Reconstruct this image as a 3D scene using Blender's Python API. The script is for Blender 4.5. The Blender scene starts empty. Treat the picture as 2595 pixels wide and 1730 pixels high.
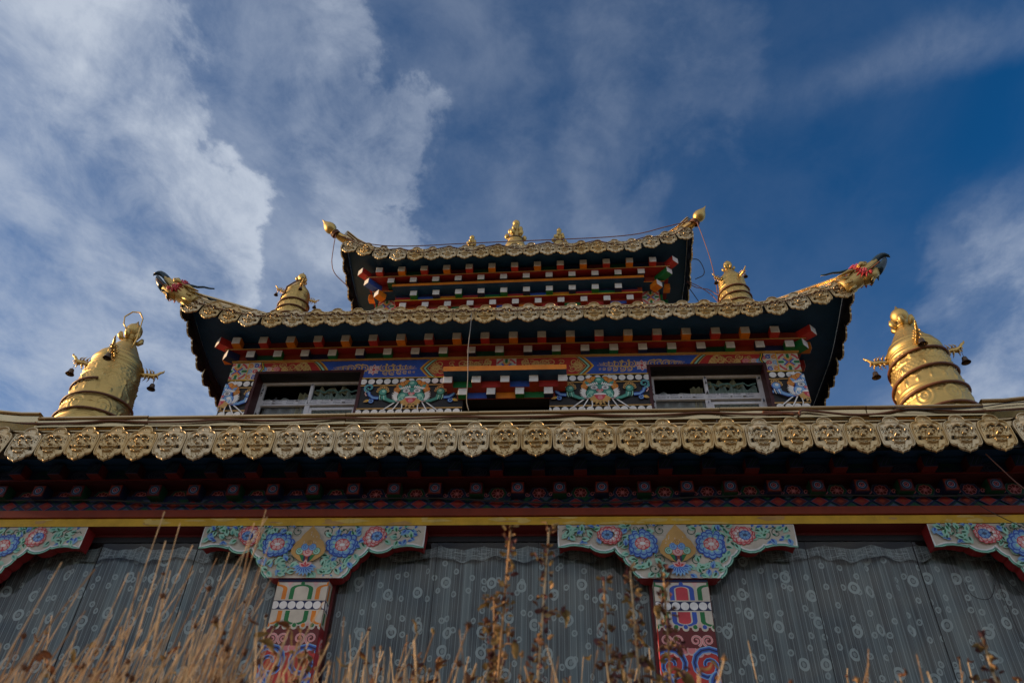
import bpy, math, random
from mathutils import Vector, Matrix
from math import sin, cos, pi, radians, sqrt, exp, atan2
S = bpy.context.scene
C = S.collection
R = random.Random(11)

# ------------------------------------------------------------------ camera
cam = bpy.data.cameras.new('camera')
cam.sensor_width = 36.0
cam.lens = 27.567
cam.clip_end = 3000
cam.clip_start = 0.05
co = bpy.data.objects.new('camera', cam)
C.objects.link(co)
rx = Vector((0.9973564, 0.06588447, 0.0306505))
ux = Vector((0.02029311, -0.65756262, 0.75312654))
fx = Vector((-0.06977397, 0.75051358, 0.65716129))
CAM = Vector((0, -4.8, 1.2))
co.matrix_world = Matrix(((rx.x, ux.x, -fx.x, CAM.x), (rx.y, ux.y, -fx.y, CAM.y), (rx.z, ux.z, -fx.z, CAM.z), (0, 0, 0, 1)))
cam.dof.use_dof = True
cam.dof.focus_distance = 7.0
cam.dof.aperture_fstop = 5.6
S.camera = co

# ------------------------------------------------------------------ sky, sun, exposure
SUN_EL, SUN_AZ = radians(10.0), radians(1.5)      # sun low on the left, almost along the facade
to_sun = Vector((-cos(SUN_EL) * cos(SUN_AZ), -cos(SUN_EL) * sin(SUN_AZ), sin(SUN_EL)))
W = bpy.data.worlds.new('World')
S.world = W
W.use_nodes = True
nt = W.node_tree
nt.nodes.clear()


def N(t, kind, **kw):
    n = t.nodes.new(kind)
    for k, v in kw.items():
        if k.startswith('i_'):
            key = k[2:]
            n.inputs[int(key) if key.isdigit() else key].default_value = v
        else:
            setattr(n, k, v)
    return n


def math_(t, op, a, b=None, c=None, clamp=False):
    n = t.nodes.new('ShaderNodeMath')
    n.operation = op
    n.use_clamp = clamp
    for i, v in enumerate((a, b, c)):
        if v is None:
            continue
        if isinstance(v, (int, float)):
            n.inputs[i].default_value = v
        else:
            t.links.new(v, n.inputs[i])
    return n.outputs[0]


def maprange(t, v, a, b, c=0.0, d=1.0, smooth=True):
    n = t.nodes.new('ShaderNodeMapRange')
    n.interpolation_type = 'SMOOTHSTEP' if smooth else 'LINEAR'
    t.links.new(v, n.inputs[0])
    for i, x in enumerate((a, b, c, d)):
        n.inputs[i + 1].default_value = x
    return n.outputs[0]


def mixc(t, fac, a, b, mode='MIX'):
    n = t.nodes.new('ShaderNodeMix')
    n.data_type = 'RGBA'
    n.blend_type = mode
    for i, v in ((0, fac), (6, a), (7, b)):
        if isinstance(v, (int, float)):
            n.inputs[i].default_value = v
        elif isinstance(v, tuple):
            n.inputs[i].default_value = v if len(v) == 4 else v + (1,)
        else:
            t.links.new(v, n.inputs[i])
    return n.outputs[2]


def build_sky():
    t = nt
    out = N(t, 'ShaderNodeOutputWorld')
    bg = N(t, 'ShaderNodeBackground', i_Strength=0.12)
    t.links.new(bg.outputs[0], out.inputs[0])
    sky = N(t, 'ShaderNodeTexSky')
    sky.sky_type = 'NISHITA'
    sky.sun_disc = False
    sky.sun_elevation = SUN_EL
    sky.sun_rotation = atan2(to_sun.x, to_sun.y)
    sky.altitude = 3300
    sky.air_density = 1.0
    sky.dust_density = 0.6
    sky.ozone_density = 3.0
    tc = N(t, 'ShaderNodeTexCoord')
    sep = N(t, 'ShaderNodeSeparateXYZ')
    t.links.new(tc.outputs['Generated'], sep.inputs[0])
    x, y, z = sep.outputs
    zz = math_(t, 'MAXIMUM', z, 0.06)
    px = math_(t, 'DIVIDE', x, zz)
    py = math_(t, 'DIVIDE', y, zz)
    comb = N(t, 'ShaderNodeCombineXYZ')
    t.links.new(px, comb.inputs[0])
    t.links.new(py, comb.inputs[1])

    def noise(sx, sy, sc, det, rough, dist, off, rot=0.0):
        m = N(t, 'ShaderNodeMapping')
        m.inputs['Scale'].default_value = (sx, sy, 1)
        m.inputs['Location'].default_value = (off, off * 0.7, 0)
        m.inputs['Rotation'].default_value = (0, 0, rot)
        t.links.new(comb.outputs[0], m.inputs[0])
        n = N(t, 'ShaderNodeTexNoise', i_Scale=sc, i_Detail=det, i_Roughness=rough, i_Distortion=dist)
        t.links.new(m.outputs[0], n.inputs[0])
        return n.outputs[0]
    warp = noise(1.0, 0.9, 3.6, 8, 0.60, 0.2, 3.1)
    clump = noise(1.15, 1.0, 3.0, 11, 0.60, 0.35, 7.7, radians(-20))
    fine = noise(1.2, 0.95, 8.0, 12, 0.68, 0.35, 17.3, radians(35))
    veil = noise(1.1, 0.7, 1.3, 8, 0.6, 0.25, 12.3)
    u = math_(t, 'ADD', px, math_(t, 'MULTIPLY', math_(t, 'SUBTRACT', warp, 0.5), 0.58))
    ramp = N(t, 'ShaderNodeValToRGB')
    ramp.color_ramp.interpolation = 'EASE'
    stops = [(-1.5, .70), (-1.0, .62), (-.80, .74), (-.62, 1.0), (-.535, .98), (-.50, .46), (-.43, .50), (-.35, .76), (-.275, .68), (-.235, .22), (-.10, .24), (.0, .14), (.09, .26), (.17, .16), (.27, .05), (.60, .04), (.70, .22), (.80, .62), (1.1, .66), (1.6, .70)]
    el = ramp.color_ramp.elements
    lo, hi = -1.6, 1.8
    while len(el) < len(stops):
        el.new(0.5)
    for e, (a, b) in zip(el, stops):
        e.position = (a - lo) / (hi - lo)
        e.color = (b, b, b, 1)
    t.links.new(maprange(t, u, lo, hi, 0, 1, False), ramp.inputs[0])
    rg = math_(t, 'SUBTRACT', 1.0, math_(t, 'MULTIPLY', maprange(t, px, .48, .60), math_(t, 'SUBTRACT', 1.0, maprange(t, py, .70, .95))))
    front = math_(t, 'MULTIPLY', ramp.outputs[0], rg)
    fb = maprange(t, py, 0.30, -0.35, 0.0, 1.0)
    backc = math_(t, 'ADD', math_(t, 'MULTIPLY', veil, 0.55), 0.42)
    bsel = math_(t, 'ADD', math_(t, 'MULTIPLY', front, math_(t, 'SUBTRACT', 1.0, fb)), math_(t, 'MULTIPLY', backc, fb))
    tex = math_(t, 'ADD', math_(t, 'MULTIPLY', maprange(t, clump, .32, .66), .64), math_(t, 'MULTIPLY', maprange(t, fine, .30, .70), .36))
    c1 = math_(t, 'MULTIPLY', bsel, math_(t, 'ADD', math_(t, 'MULTIPLY', tex, .92), .22))
    # a thin streak on the right
    v = math_(t, 'ADD', math_(t, 'ADD', py, math_(t, 'MULTIPLY', px, 0.33)), math_(t, 'MULTIPLY', math_(t, 'SUBTRACT', warp, .5), .12))
    st = math_(t, 'MULTIPLY', math_(t, 'MULTIPLY', maprange(t, math_(t, 'ABSOLUTE', math_(t, 'SUBTRACT', v, .735)), .075, .0), maprange(t, px, .2, .5)), math_(t, 'MULTIPLY', tex, .24))
    low = maprange(t, py, 0.75, 2.4, 0.0, 0.50)
    vv = math_(t, 'MULTIPLY', maprange(t, veil, .42, .72), .08)
    cov = math_(t, 'ADD', math_(t, 'ADD', math_(t, 'ADD', c1, st), math_(t, 'MULTIPLY', low, .42)), vv, clamp=True)
    # the blue of the photograph is deeper than the raw sky colour: a saturation step of the air itself
    hs = N(t, 'ShaderNodeHueSaturation', i_Saturation=1.22, i_Value=0.66)
    t.links.new(sky.outputs[0], hs.inputs['Color'])
    cc = mixc(t, fb, (2.15, 2.42, 2.88), (4.5, 4.3, 4.05))     # warmer, brighter cloud added behind the camera to lift light on the facade
    mix = mixc(t, cov, hs.outputs[0], cc)
    t.links.new(mix, bg.inputs[0])


build_sky()
sl = bpy.data.lights.new('sun', 'SUN')
sl.energy = 2.8
sl.angle = radians(0.5)
sl.color = (1.0, 0.66, 0.36)
so = bpy.data.objects.new('sun', sl)
so.rotation_euler = (-to_sun).to_track_quat('-Z', 'Y').to_euler()
so.location = to_sun * 60
C.objects.link(so)
S.view_settings.view_transform = 'Standard'
S.view_settings.look = 'None'
S.view_settings.gamma = 1.0
S.view_settings.exposure = 0.95
S.cycles.max_bounces = 8

# ------------------------------------------------------------------ materials


def pm(name, rgb, rough=0.6, metal=0.0, var=0.14, scale=7.0, dirt=0.18, bump=0.0, bscale=40.0, spec=0.35, rvar=0.0, streak=0.0):
    m = bpy.data.materials.new(name)
    m.use_nodes = True
    t = m.node_tree
    b = t.nodes['Principled BSDF']
    g = N(t, 'ShaderNodeNewGeometry')
    n1 = N(t, 'ShaderNodeTexNoise', i_Scale=scale, i_Detail=6, i_Roughness=0.65)
    t.links.new(g.outputs['Position'], n1.inputs[0])
    f1 = maprange(t, n1.outputs[0], 0.3, 0.7)
    lo = tuple(max(0, c * (1 - var)) for c in rgb)
    hi = tuple(min(0.95, c * (1 + var)) for c in rgb)
    col = mixc(t, f1, lo, hi)
    if dirt:
        n2 = N(t, 'ShaderNodeTexNoise', i_Scale=scale * 4.3, i_Detail=8, i_Roughness=0.75)
        mp = N(t, 'ShaderNodeMapping')
        mp.inputs['Scale'].default_value = (1, 1, 0.35)
        t.links.new(g.outputs['Position'], mp.inputs[0])
        t.links.new(mp.outputs[0], n2.inputs[0])
        f2 = math_(t, 'MULTIPLY', maprange(t, n2.outputs[0], 0.52, 0.78), dirt * 2.2, clamp=True)
        col = mixc(t, f2, col, tuple(c * 0.45 + 0.012 for c in rgb))
    t.links.new(col, b.inputs['Base Color'])
    b.inputs['Metallic'].default_value = metal
    b.inputs['Specular IOR Level'].default_value = spec
    if rvar:
        rr = maprange(t, n1.outputs[0], 0.25, 0.75, max(0.03, rough - rvar), rough + rvar)
        t.links.new(rr, b.inputs['Roughness'])
    else:
        b.inputs['Roughness'].default_value = rough
    if bump:
        n3 = N(t, 'ShaderNodeTexNoise', i_Scale=bscale, i_Detail=4, i_Roughness=0.6)
        t.links.new(g.outputs['Position'], n3.inputs[0])
        bp = N(t, 'ShaderNodeBump', i_Strength=bump, i_Distance=0.01)
        t.links.new(n3.outputs[0], bp.inputs['Height'])
        t.links.new(bp.outputs[0], b.inputs['Normal'])
    return m


M = {}
for nm, rgb in dict(cream=(.53, .48, .40), white=(.72, .71, .70), black=(.014, .013, .015), ochre=(.50, .29, .085),
                    yellow=(.62, .37, .025), orange=(.62, .19, .012), red=(.42, .03, .025), maroon=(.115, .011, .012),
                    pink=(.58, .19, .21), palepink=(.62, .38, .36), blue=(.03, .085, .40), navy=(.010, .018, .07),
                    sky=(.17, .35, .60), green=(.008, .15, .04), mint=(.30, .56, .44), teal=(.06, .27, .22),
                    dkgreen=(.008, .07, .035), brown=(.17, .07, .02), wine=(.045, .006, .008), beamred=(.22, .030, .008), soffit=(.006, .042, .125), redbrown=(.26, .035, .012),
                    carmine=(.50, .045, .06), slate=(.06, .085, .16), gilt=(.60, .38, .13), paleyellow=(.66, .47, .12), oxred=(.23, .016, .018)).items():
    M[nm] = pm('paint_' + nm, rgb, rough=0.5)
PAL = list(M.keys())
PI_ = {k: i for i, k in enumerate(PAL)}
PALM = [M[k] for k in PAL]


def gold_mat(name, rgb, rough, bump, bscale, tint=None):
    m = pm(name, rgb, rough=rough, metal=1.0, var=0.12, scale=3.0, dirt=0.10, bump=bump, bscale=bscale, rvar=0.07)
    if tint:
        t = m.node_tree
        b = t.nodes['Principled BSDF']
        src = b.inputs['Base Color'].links[0].from_socket
        oi = N(t, 'ShaderNodeObjectInfo')
        col = mixc(t, maprange(t, oi.outputs['Random'], 0.1, 0.9, 0, 1), src, tint, 'MIX')
        mm = mixc(t, 0.62, src, col)
        t.links.new(mm, b.inputs['Base Color'])
    return m


G_BAN = gold_mat('gold_leaf_banner', (.51, .365, .135), 0.48, 0.10, 60)
G_PLQ = gold_mat('gold_tin_plaque', (.55, .40, .20), 0.43, 0.12, 30, tint=(.59, .51, .37, 1))
G_TRIM = gold_mat('gold_tin_trim', (.52, .40, .23), 0.28, 0.22, 4)
G_OLD = gold_mat('gold_paint_dull', (.62, .42, .15), 0.42, 0.10, 50)
BRONZE = pm('dark_bronze', (.10, .07, .05), rough=0.4, metal=0.9)
ROPE = pm('brown_rope_light', (.13, .05, .022), rough=0.45, var=.2)
ROPEP = pm('pinkish_cable', (.22, .105, .085), rough=0.5)
WIRE = pm('dark_wire', (.03, .03, .035), rough=0.5)
WIREW = pm('white_wire', (.26, .25, .24), rough=0.5)
PVC = pm('white_window_plastic', (.62, .62, .66), rough=0.35, var=.10, dirt=.35, scale=9)
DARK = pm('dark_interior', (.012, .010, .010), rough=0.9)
PLASTER = pm('maroon_plaster', (.16, .03, .025), rough=0.9, bump=.3, bscale=60)
ROOFG = gold_mat('gold_roof_sheet', (.70, .52, .24), 0.3, 0.1, 8)


def curtain_mat():
    m = bpy.data.materials.new('lace_curtain')
    m.use_nodes = True
    t = m.node_tree
    b = t.nodes['Principled BSDF']
    b.inputs['Roughness'].default_value = 0.85
    b.inputs['Specular IOR Level'].default_value = 0.1
    uv = N(t, 'ShaderNodeUVMap')
    uv.uv_map = 'UVMap'
    sep = N(t, 'ShaderNodeSeparateXYZ')
    t.links.new(uv.outputs[0], sep.inputs[0])
    nz = N(t, 'ShaderNodeTexNoise', i_Scale=9.0, i_Detail=3)
    t.links.new(uv.outputs[0], nz.inputs[0])
    wob = N(t, 'ShaderNodeVectorMath', operation='SCALE')
    t.links.new(nz.outputs['Color'], wob.inputs[0])
    wob.inputs['Scale'].default_value = 0.012
    uvw = N(t, 'ShaderNodeVectorMath', operation='ADD')
    t.links.new(uv.outputs[0], uvw.inputs[0])
    t.links.new(wob.outputs[0], uvw.inputs[1])

    def rings(scale, r0, r1, rnd, hole):
        v = N(t, 'ShaderNodeTexVoronoi', i_Scale=scale, i_Randomness=rnd)
        v.voronoi_dimensions = '2D'
        t.links.new(uvw.outputs[0], v.inputs['Vector'])
        d = math_(t, 'DIVIDE', v.outputs['Distance'], scale)
        a = maprange(t, d, r1 + .0025, r1, 0, 1)
        c = maprange(t, d, r0, r0 + .0025, 0, 1)
        ring = math_(t, 'MULTIPLY', a, c)
        core = math_(t, 'MULTIPLY', maprange(t, d, hole + .002, hole, 0, 1), 0.55)
        return math_(t, 'MAXIMUM', ring, core)
    rg = math_(t, 'MAXIMUM', rings(3.9, .021, .040, .62, .013), math_(t, 'MULTIPLY', rings(7.4, .009, .021, .85, .004), 0.85))

    def lines(f, w, amp, ph):
        s = math_(t, 'FRACT', math_(t, 'ADD', math_(t, 'MULTIPLY', sep.outputs[0], f), ph))
        return math_(t, 'MULTIPLY', math_(t, 'LESS_THAN', s, w), amp)
    ln = math_(t, 'MAXIMUM', lines(23.0, .085, .75, .2), lines(37.7, .07, .45, .6))
    f = math_(t, 'MAXIMUM', rg, ln, clamp=True)
    n2 = N(t, 'ShaderNodeTexNoise', i_Scale=2.2, i_Detail=4)
    t.links.new(uv.outputs[0], n2.inputs[0])
    base = mixc(t, maprange(t, n2.outputs[0], .3, .7), (.150, .165, .170), (.235, .255, .250))
    n3 = N(t, 'ShaderNodeTexNoise', i_Scale=1.0, i_Detail=6, i_Roughness=.68, i_Distortion=.3)
    m3 = N(t, 'ShaderNodeMapping')
    m3.inputs['Scale'].default_value = (11, .14, 1)
    t.links.new(uv.outputs[0], m3.inputs[0])
    t.links.new(m3.outputs[0], n3.inputs[0])
    base = mixc(t, math_(t, 'MULTIPLY', maprange(t, n3.outputs[0], .44, .62), .85), base, (.37, .44, .44))
    col = mixc(t, f, base, (.70, .79, .77))
    t.links.new(col, b.inputs['Base Color'])
    return m


LACE = curtain_mat()


def glass_mat(name, refl, tint):
    m = bpy.data.materials.new(name)
    m.use_nodes = True
    t = m.node_tree
    t.nodes.clear()
    out = N(t, 'ShaderNodeOutputMaterial')
    tr = N(t, 'ShaderNodeBsdfTransparent')
    tr.inputs[0].default_value = tint
    gl = N(t, 'ShaderNodeBsdfGlossy')
    gl.inputs['Roughness'].default_value = 0.03
    fr = N(t, 'ShaderNodeFresnel', i_IOR=1.45)
    nz = N(t, 'ShaderNodeTexNoise', i_Scale=1.3, i_Detail=2)
    g = N(t, 'ShaderNodeNewGeometry')
    t.links.new(g.outputs['Position'], nz.inputs[0])
    bp = N(t, 'ShaderNodeBump', i_Strength=0.06, i_Distance=0.05)
    t.links.new(nz.outputs[0], bp.inputs['Height'])
    t.links.new(bp.outputs[0], gl.inputs['Normal'])
    mx = N(t, 'ShaderNodeMixShader')
    f = math_(t, 'MULTIPLY', fr.outputs[0], refl)
    t.links.new(f, mx.inputs[0])
    t.links.new(tr.outputs[0], mx.inputs[1])
    t.links.new(gl.outputs[0], mx.inputs[2])
    t.links.new(mx.outputs[0], out.inputs[0])
    return m


GLASS = glass_mat('window_glass', 1.0, (.82, .84, .85, 1))

# ------------------------------------------------------------------ mesh builder
WL = {}          # world location of every object built (all unrotated parents)


class MB:
    def __init__(s, mats):
        s.v, s.f, s.m, s.sm, s.uv = [], [], [], [], {}
        s.mats = mats
        s.key = {id(m): i for i, m in enumerate(mats)}

    def mi(s, m):
        if isinstance(m, int):
            return m
        if isinstance(m, str):
            m = M[m]
        if id(m) not in s.key:
            s.key[id(m)] = len(s.mats)
            s.mats.append(m)
        return s.key[id(m)]

    def quad(s, pts, m, smooth=False):
        b = len(s.v)
        s.v.extend(pts)
        s.f.append(tuple(range(b, b + len(pts))))
        s.m.append(s.mi(m))
        s.sm.append(smooth)

    def box(s, x0, x1, y0, y1, z0, z1, m, front=None, bottom=None, ch=0.0):
        p = [(x0, y0, z0), (x1, y0, z0), (x1, y1, z0), (x0, y1, z0), (x0, y0, z1), (x1, y0, z1), (x1, y1, z1), (x0, y1, z1)]
        fs = [((0, 1, 5, 4), front or m), ((1, 2, 6, 5), m), ((2, 3, 7, 6), m), ((3, 0, 4, 7), m), ((4, 5, 6, 7), m), ((3, 2, 1, 0), bottom or m)]
        b = len(s.v)
        s.v.extend(p)
        for f, mm in fs:
            s.f.append(tuple(b + i for i in f))
            s.m.append(s.mi(mm))
            s.sm.append(False)

    def grid(s, fn, nu, nv, m, smooth=True, closed_u=False, uvf=None):
        b = len(s.v)
        for j in range(nv + 1):
            for i in range(nu + (0 if closed_u else 1)):
                s.v.append(fn(i / nu, j / nv))
        w = nu if closed_u else nu + 1
        k = s.mi(m)
        for j in range(nv):
            for i in range(nu):
                a, c = i, (i + 1) % w if closed_u else i + 1
                if uvf:
                    s.uv[len(s.f)] = [uvf(i / nu, j / nv), uvf((i + 1) / nu, j / nv), uvf((i + 1) / nu, (j + 1) / nv), uvf(i / nu, (j + 1) / nv)]
                s.f.append((b + j * w + a, b + j * w + c, b + (j + 1) * w + c, b + (j + 1) * w + a))
                s.m.append(k)
                s.sm.append(smooth)

    def tube(s, path, r, m, n=6, cap=True, flat=None):
        path = [Vector(p) for p in path]
        L = len(path)
        rr = r if callable(r) else (lambda t: r)
        b = len(s.v)
        up = Vector((0, 0, 1))
        t0 = (path[1] - path[0]).normalized()
        if abs(t0.dot(up)) > .9:
            up = Vector((0, 1, 0))
        nrm = t0.cross(up).normalized()
        for i, p in enumerate(path):
            t = (path[min(i + 1, L - 1)] - path[max(i - 1, 0)])
            t = t.normalized() if t.length > 1e-9 else t0
            nrm = (nrm - t * nrm.dot(t))
            nrm = nrm.normalized() if nrm.length > 1e-6 else t.orthogonal().normalized()
            bi = t.cross(nrm)
            q = rr(i / (L - 1))
            for k in range(n):
                a = 2 * pi * k / n
                s.v.append(tuple(p + nrm * (cos(a) * q) + bi * (sin(a) * q * (flat or 1))))
        mm = s.mi(m)
        for i in range(L - 1):
            for k in range(n):
                s.f.append((b + i * n + k, b + i * n + (k + 1) % n, b + (i + 1) * n + (k + 1) % n, b + (i + 1) * n + k))
                s.m.append(mm)
                s.sm.append(True)
        if cap:
            s.f.append(tuple(b + k for k in reversed(range(n))))
            s.f.append(tuple(b + (L - 1) * n + k for k in range(n)))
            s.m += [mm, mm]
            s.sm += [False, False]

    def lathe(s, prof, c, m, n=24, frame=None, dr=None):
        """prof: list of (r, h)"""
        b = len(s.v)
        c = Vector(c)
        F = frame or Matrix.Identity(3)
        for j, (r, h) in enumerate(prof):
            for k in range(n):
                a = 2 * pi * k / n
                q = r + (dr(a, h) if dr else 0)
                s.v.append(tuple(c + F @ Vector((cos(a) * q, sin(a) * q, h))))
        mm = s.mi(m)
        for j in range(len(prof) - 1):
            for k in range(n):
                s.f.append((b + j * n + k, b + j * n + (k + 1) % n, b + (j + 1) * n + (k + 1) % n, b + (j + 1) * n + k))
                s.m.append(mm)
                s.sm.append(True)
        s.f.append(tuple(b + (len(prof) - 1) * n + k for k in range(n)))
        s.f.append(tuple(b + k for k in reversed(range(n))))
        s.m += [mm, mm]
        s.sm += [False, False]

    def ball(s, c, r, m, n=10, sz=None):
        sx, sy, sz_ = sz or (1, 1, 1)
        k = n // 2 + 1
        c = Vector(c)
        s.grid(lambda u, v: tuple(c + Vector((r * sx * sin(pi * v) * cos(2 * pi * u), r * sy * sin(pi * v) * sin(2 * pi * u), -r * sz_ * cos(pi * v)))), n, k, m, True, True)

    def xform(s, fn):
        s.v = [fn(*p) for p in s.v]

    def mesh(s, name, off):
        me = bpy.data.meshes.new(name)
        me.from_pydata([(p[0] - off[0], p[1] - off[1], p[2] - off[2]) for p in s.v], [], s.f)
        used = sorted(set(s.m))
        rm = {u: i for i, u in enumerate(used)}
        for u in used:
            me.materials.append(s.mats[u])
        me.polygons.foreach_set('material_index', [rm[i] for i in s.m])
        me.polygons.foreach_set('use_smooth', s.sm)
        if s.uv:
            l = me.uv_layers.new(name='UVMap')
            for fi, uvs in s.uv.items():
                for k, li in enumerate(me.polygons[fi].loop_indices):
                    l.data[li].uv = uvs[k]
        me.update()
        return me

    def build(s, name, parent=None, loc=None):
        loc = Vector(loc) if loc is not None else (WL[parent.name] if parent else Vector((0, 0, 0)))
        o = bpy.data.objects.new(name, s.mesh(name, loc))
        C.objects.link(o)
        place(o, loc, parent)
        return o


def place(o, loc, parent=None):
    loc = Vector(loc)
    if parent:
        o.parent = parent
        o.location = loc - WL[parent.name]
    else:
        o.location = loc
    WL[o.name] = loc


def empty(name, loc, parent=None):
    o = bpy.data.objects.new(name, None)
    o.empty_display_size = 0.2
    C.objects.link(o)
    place(o, loc, parent)
    return o


def tag(o, label, cat, group=None, kind=None):
    if label:
        o['label'] = label
    if cat:
        o['category'] = cat
    if group:
        o['group'] = group
    if kind:
        o['kind'] = kind
    return o


def dup(o, loc, parent, rot=None, scale=None):
    c = o.copy()
    C.objects.link(c)
    c.parent = None
    place(c, loc, parent)
    if rot:
        c.rotation_euler = rot
    if scale:
        c.scale = scale
    return c


def copy_tree(o, parent=None):
    c = o.copy()
    C.objects.link(c)
    c.parent = parent
    for ch in [k for k in bpy.data.objects if k.parent == o]:
        copy_tree(ch, c)
    return c


# ------------------------------------------------------------------ painting: flat motifs laid as paint-thin layers
class Paint:
    def __init__(s, mb, mapf, h0=0.0008, dh=3.0e-5, clips=None, tint=1.0):
        s.mb, s.f, s.h, s.dh, s.clips = mb, mapf, h0, dh, clips
        s.off = (0.0, 0.0)
        s.flip = 1.0
        s.sc = 1.0
        s.seed = 0

    def poly(s, pts, c):
        pts = [(s.off[0] + s.flip * s.sc * u, s.off[1] + s.sc * v) for u, v in pts]
        if s.flip < 0:
            pts = pts[::-1]
        s.h += s.dh
        for cl in (s.clips or [None]):
            q = pts
            if cl:
                for ax, val, sg in ((0, cl[0], 1), (0, cl[1], -1), (1, cl[2], 1), (1, cl[3], -1)):
                    r = []
                    for i in range(len(q)):
                        a, b = q[i - 1], q[i]
                        da, db = (a[ax] - val) * sg, (b[ax] - val) * sg
                        if (da < 0) != (db < 0):
                            k = da / (da - db)
                            r.append((a[0] + (b[0] - a[0]) * k, a[1] + (b[1] - a[1]) * k))
                        if db >= 0:
                            r.append(b)
                    q = r
                    if len(q) < 3:
                        break
                if len(q) < 3:
                    continue
            s.mb.quad([s.f(u, v, s.h) for u, v in q], c)

    def rect(s, u0, u1, v0, v1, c):
        s.poly([(u0, v0), (u1, v0), (u1, v1), (u0, v1)], c)

    def disc(s, u, v, r, c, n=12, ax=1.0, rot=0.0):
        cr, sr = cos(rot), sin(rot)
        s.poly([(u + r * (cos(a) * cr - ax * sin(a) * sr), v + r * (cos(a) * sr + ax * sin(a) * cr)) for a in [2 * pi * k / n for k in range(n)]], c)

    def stroke(s, pts, w, c, w1=None):
        w1 = w if w1 is None else w1
        L = len(pts)
        A, B = [], []
        for i, (u, v) in enumerate(pts):
            p, q = pts[max(i - 1, 0)], pts[min(i + 1, L - 1)]
            dx, dy = q[0] - p[0], q[1] - p[1]
            l = sqrt(dx * dx + dy * dy) or 1
            ww = (w + (w1 - w) * i / (L - 1)) / 2
            A.append((u - dy / l * ww, v + dx / l * ww))
            B.append((u + dy / l * ww, v - dx / l * ww))
        h = s.h
        for i in range(L - 1):
            s.h = h
            s.poly([B[i], B[i + 1], A[i + 1], A[i]], c)

    def spiral(s, u, v, r, turns, a0, sg, w, c, r1=0.15, n=None, w1=None):
        n = n or int(10 * turns) + 4
        s.stroke([(u + r * (1 - (1 - r1) * t) * cos(a0 + sg * 2 * pi * turns * t), v + r * (1 - (1 - r1) * t) * sin(a0 + sg * 2 * pi * turns * t)) for t in [i / n for i in range(n + 1)]], w, c, w1)

    def ring(s, u, v, r, w, c, n=16):
        s.stroke([(u + r * cos(2 * pi * k / n), v + r * sin(2 * pi * k / n)) for k in range(n + 1)], w, c)

    def leaf(s, u, v, l, w, a, c):
        ca, sa = cos(a), sin(a)
        pts = [(0, 0), (.25, .42), (.55, .5), (.8, .25), (1, 0), (.8, -.2), (.5, -.4), (.2, -.3)]
        s.poly([(u + l * x * ca - w * y * sa, v + l * x * sa + w * y * ca) for x, y in pts], c)

    def vine(s, u, v, r, a0, sg, c, w, leaves=3, lc='dkgreen', lc2='blue'):
        s.spiral(u, v, r, 1.15, a0, sg, w, c, .25, w1=w * .5)
        s.disc(u + r * .22 * cos(a0 + sg * 7.2), v + r * .22 * sin(a0 + sg * 7.2), w * 1.1, c, 8)
        for k in range(leaves):
            a = a0 + sg * (0.2 + 1.15 * k)
            cc = lc if k % 2 == 0 else lc2
            s.leaf(u + r * .98 * cos(a), v + r * .98 * sin(a), r * .62, r * .42, a + sg * .5, 'mint' if cc == lc else 'sky')
            s.leaf(u + r * .98 * cos(a), v + r * .98 * sin(a), r * .46, r * .26, a + sg * .5, cc)

    def peony(s, u, v, r, outer, inner, dark_o, dark_i, ay=.9, io=(0, 0)):
        q = random.Random(s.seed + int((u * 917 + v * 331 + r * 77) * 1000) & 0xffff)
        p0, p1 = q.uniform(0, 6), q.uniform(0, 6)
        for ringr, cnt, pr in ((.82, 14, .22), (.62, 10, .25)):
            for k in range(cnt):
                a = 2 * pi * (k + .5 * (cnt % 4 == 2)) / cnt + q.uniform(-.09, .09)
                rr = r * ringr * (1 + .10 * sin(2 * a + p0) + .07 * sin(3 * a + p1))
                pq = pr * q.uniform(.82, 1.22)
                x, y = u + rr * cos(a), v + ay * rr * sin(a)
                s.disc(x, y, r * pq, dark_o, 10)
                s.disc(x - r * .045 * cos(a), y - r * .045 * sin(a), r * pq * .80, outer, 10)
                s.disc(x - r * .12 * cos(a), y - r * .12 * sin(a), r * pq * .42, 'white' if outer == 'palepink' else 'mint', 8)
        u2, v2 = u + io[0] * r, v + io[1] * r
        s.disc(u2, v2, r * .50, dark_i, 14, ay)
        for k in range(7):
            a = 2 * pi * k / 7 + q.uniform(-.2, .2)
            s.disc(u2 + r * .32 * cos(a), v2 + r * ay * .30 * sin(a), r * .19, dark_i, 10)
            s.disc(u2 + r * .31 * cos(a), v2 + r * ay * .29 * sin(a), r * .145, inner, 10)
        s.disc(u2, v2, r * .2, 'white' if inner != 'sky' else 'slate', 10, .6)


def flat_y(y0):           # a canvas on a wall facing the viewer: u = x, v = z
    return lambda u, v, h: (u, y0 - h, v)

# ================================================================== THE TEMPLE
GZ = 0.6                                   # ground level
COLX = [-4.154, -1.757, 0.689, 3.09]
temple = empty('temple', (-0.53, 3.0, GZ))
tag(temple, 'painted Tibetan temple with gilded tiered roofs, flowered column capitals and curtained glass front', 'temple')


def nb():
    return MB(list(PALM))


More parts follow.
